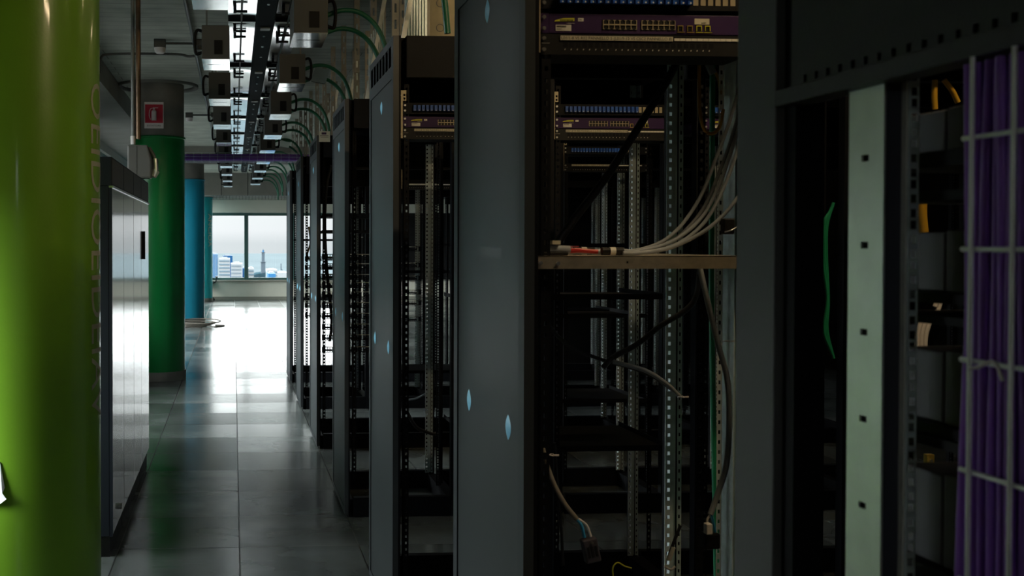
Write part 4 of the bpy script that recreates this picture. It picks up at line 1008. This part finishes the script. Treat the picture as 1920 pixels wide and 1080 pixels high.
def bld(px0, px1, pytop, Y, m, label, cat='building', style=None, depth=40):
    a, b = at(px0, pytop, Y), at(px1, pytop, Y); w = b.x-a.x; h = a.z-ZG
    t = thing('office_building', ((a.x+b.x)/2, Y, ZG), label, cat, None)
    MB().box(-w/2, w/2, 0, depth, 0, h).build('tower', m, t)
    if style == 'bands':
        s = MB(); n = 16
        for i in range(n): s.box(-w/2+.02*w, w/2-.02*w, -.5, 0, h-4-4.2*i, h-2.2-4.2*i)
        s.build('window_bands', WIN, t)
    if style == 'grid':
        s = MB(); 
        for i in range(9):
            for j in range(8): s.box(-w/2+w*(.06+.11*j), -w/2+w*(.06+.11*j)+w*.05, -.5, 0, h-4-4.0*i, h-2-4.0*i)
        s.build('windows', WIN, t)
    if style == 'glass':
        s = MB()
        for i in range(5): s.box(-w/2+w*(.1+.2*i), -w/2+w*(.1+.2*i)+.5, -.4, 0, 0, h)
        s.build('mullions', BW, t)
    MB().box(-w/4, w/4, depth*.3, depth*.6, h, h+1.5).build('roof_plant', BW, t)
    return t
bld(394, 408, 476.5, 1500, BB, 'blue glass tower at the left of the end window', style='glass')
bld(417.5, 436, 479.5, 1500, BBD, 'dark blue block rising behind the banded white building', depth=30)
bld(410.5, 431, 484.5, 1300, BW, 'white office block with horizontal window bands', style='bands', depth=40)
bld(433, 454.5, 494, 1200, BW, 'white block with a grid of small windows', style='grid')
bld(455, 459, 503, 1250, BBD, 'low dark block tight beside the window mullion')
bld(503, 517, 513, 1100, BB, 'low bright blue hall in the right-hand pane', depth=60)
bld(501, 520, 506, 1350, BW, 'low white warehouse behind the blue hall', style='bands', depth=60)
bld(466, 476, 503, 1250, BW, 'low white building at the left of the right-hand pane', style='bands')
bld(519, 540, 511, 1500, BW, 'long low white shed at the far right of the view', depth=50)
# hill and lighthouse
hb = MB(); random.seed(9); Y = 2300; c = at(494, 500, Y); prof = [(-75, 0), (-60, 12), (-38, 22), (-15, 30), (10, 34), (35, 30), (60, 22), (90, 16), (140, 12), (200, 6), (240, 0)]
hb.prism([(x, z) for x, z in prof] , -60, 60); h = hb.build('hill', HILL); struct(h); h.location = (c.x, Y, ZG)
hb = MB(); prof = [(0, 0), (0, 12), (60, 16), (150, 14), (260, 8), (380, 5), (520, 1), (520, 0)]; hb.prism(prof, 0, 20); a = at(468, 492, 2600); h = hb.build('breakwater', LAND); struct(h); h.location = (a.x, 2600, ZG)
a = at(493.4, 466, 2250); b0 = at(493.4, 500, 2250); hh = a.z-(ZG+30)
t = thing('lighthouse', (a.x, 2250, ZG+30), 'tall slender stone lighthouse rising above the port', 'lighthouse')
MB().box(-4.6, 4.6, -4.6, 4.6, 0, hh*.46).build('lower_shaft', STONE, t); MB().box(-6.2, 6.2, -6.2, 6.2, hh*.46, hh*.485).build('gallery', STONE, t); MB().box(-3.2, 3.2, -3.2, 3.2, hh*.485, hh*.84).build('upper_shaft', STONE, t)
MB().box(-4.3, 4.3, -4.3, 4.3, hh*.84, hh*.86).build('upper_gallery', STONE, t); MB().cyl((0, 0, hh*.86), (0, 0, hh*.93), 2.0, 12).build('lantern', BB, t); MB().cyl((0, 0, hh*.93), (0, 0, hh), 2.2, 12, r1=.2).build('dome', STONE, t)
a = at(527, 494, 2200); t = thing('port_crane', (a.x, 2200, ZG), 'slender port crane right of the lighthouse', 'crane'); hh = a.z-ZG
MB().box(-1, 1, -1, 1, 0, hh).build('mast', STONE, t); MB().tube([(0, 0, hh*.8), (10, 0, hh*.6)], .7, 6).build('jib', STONE, t)
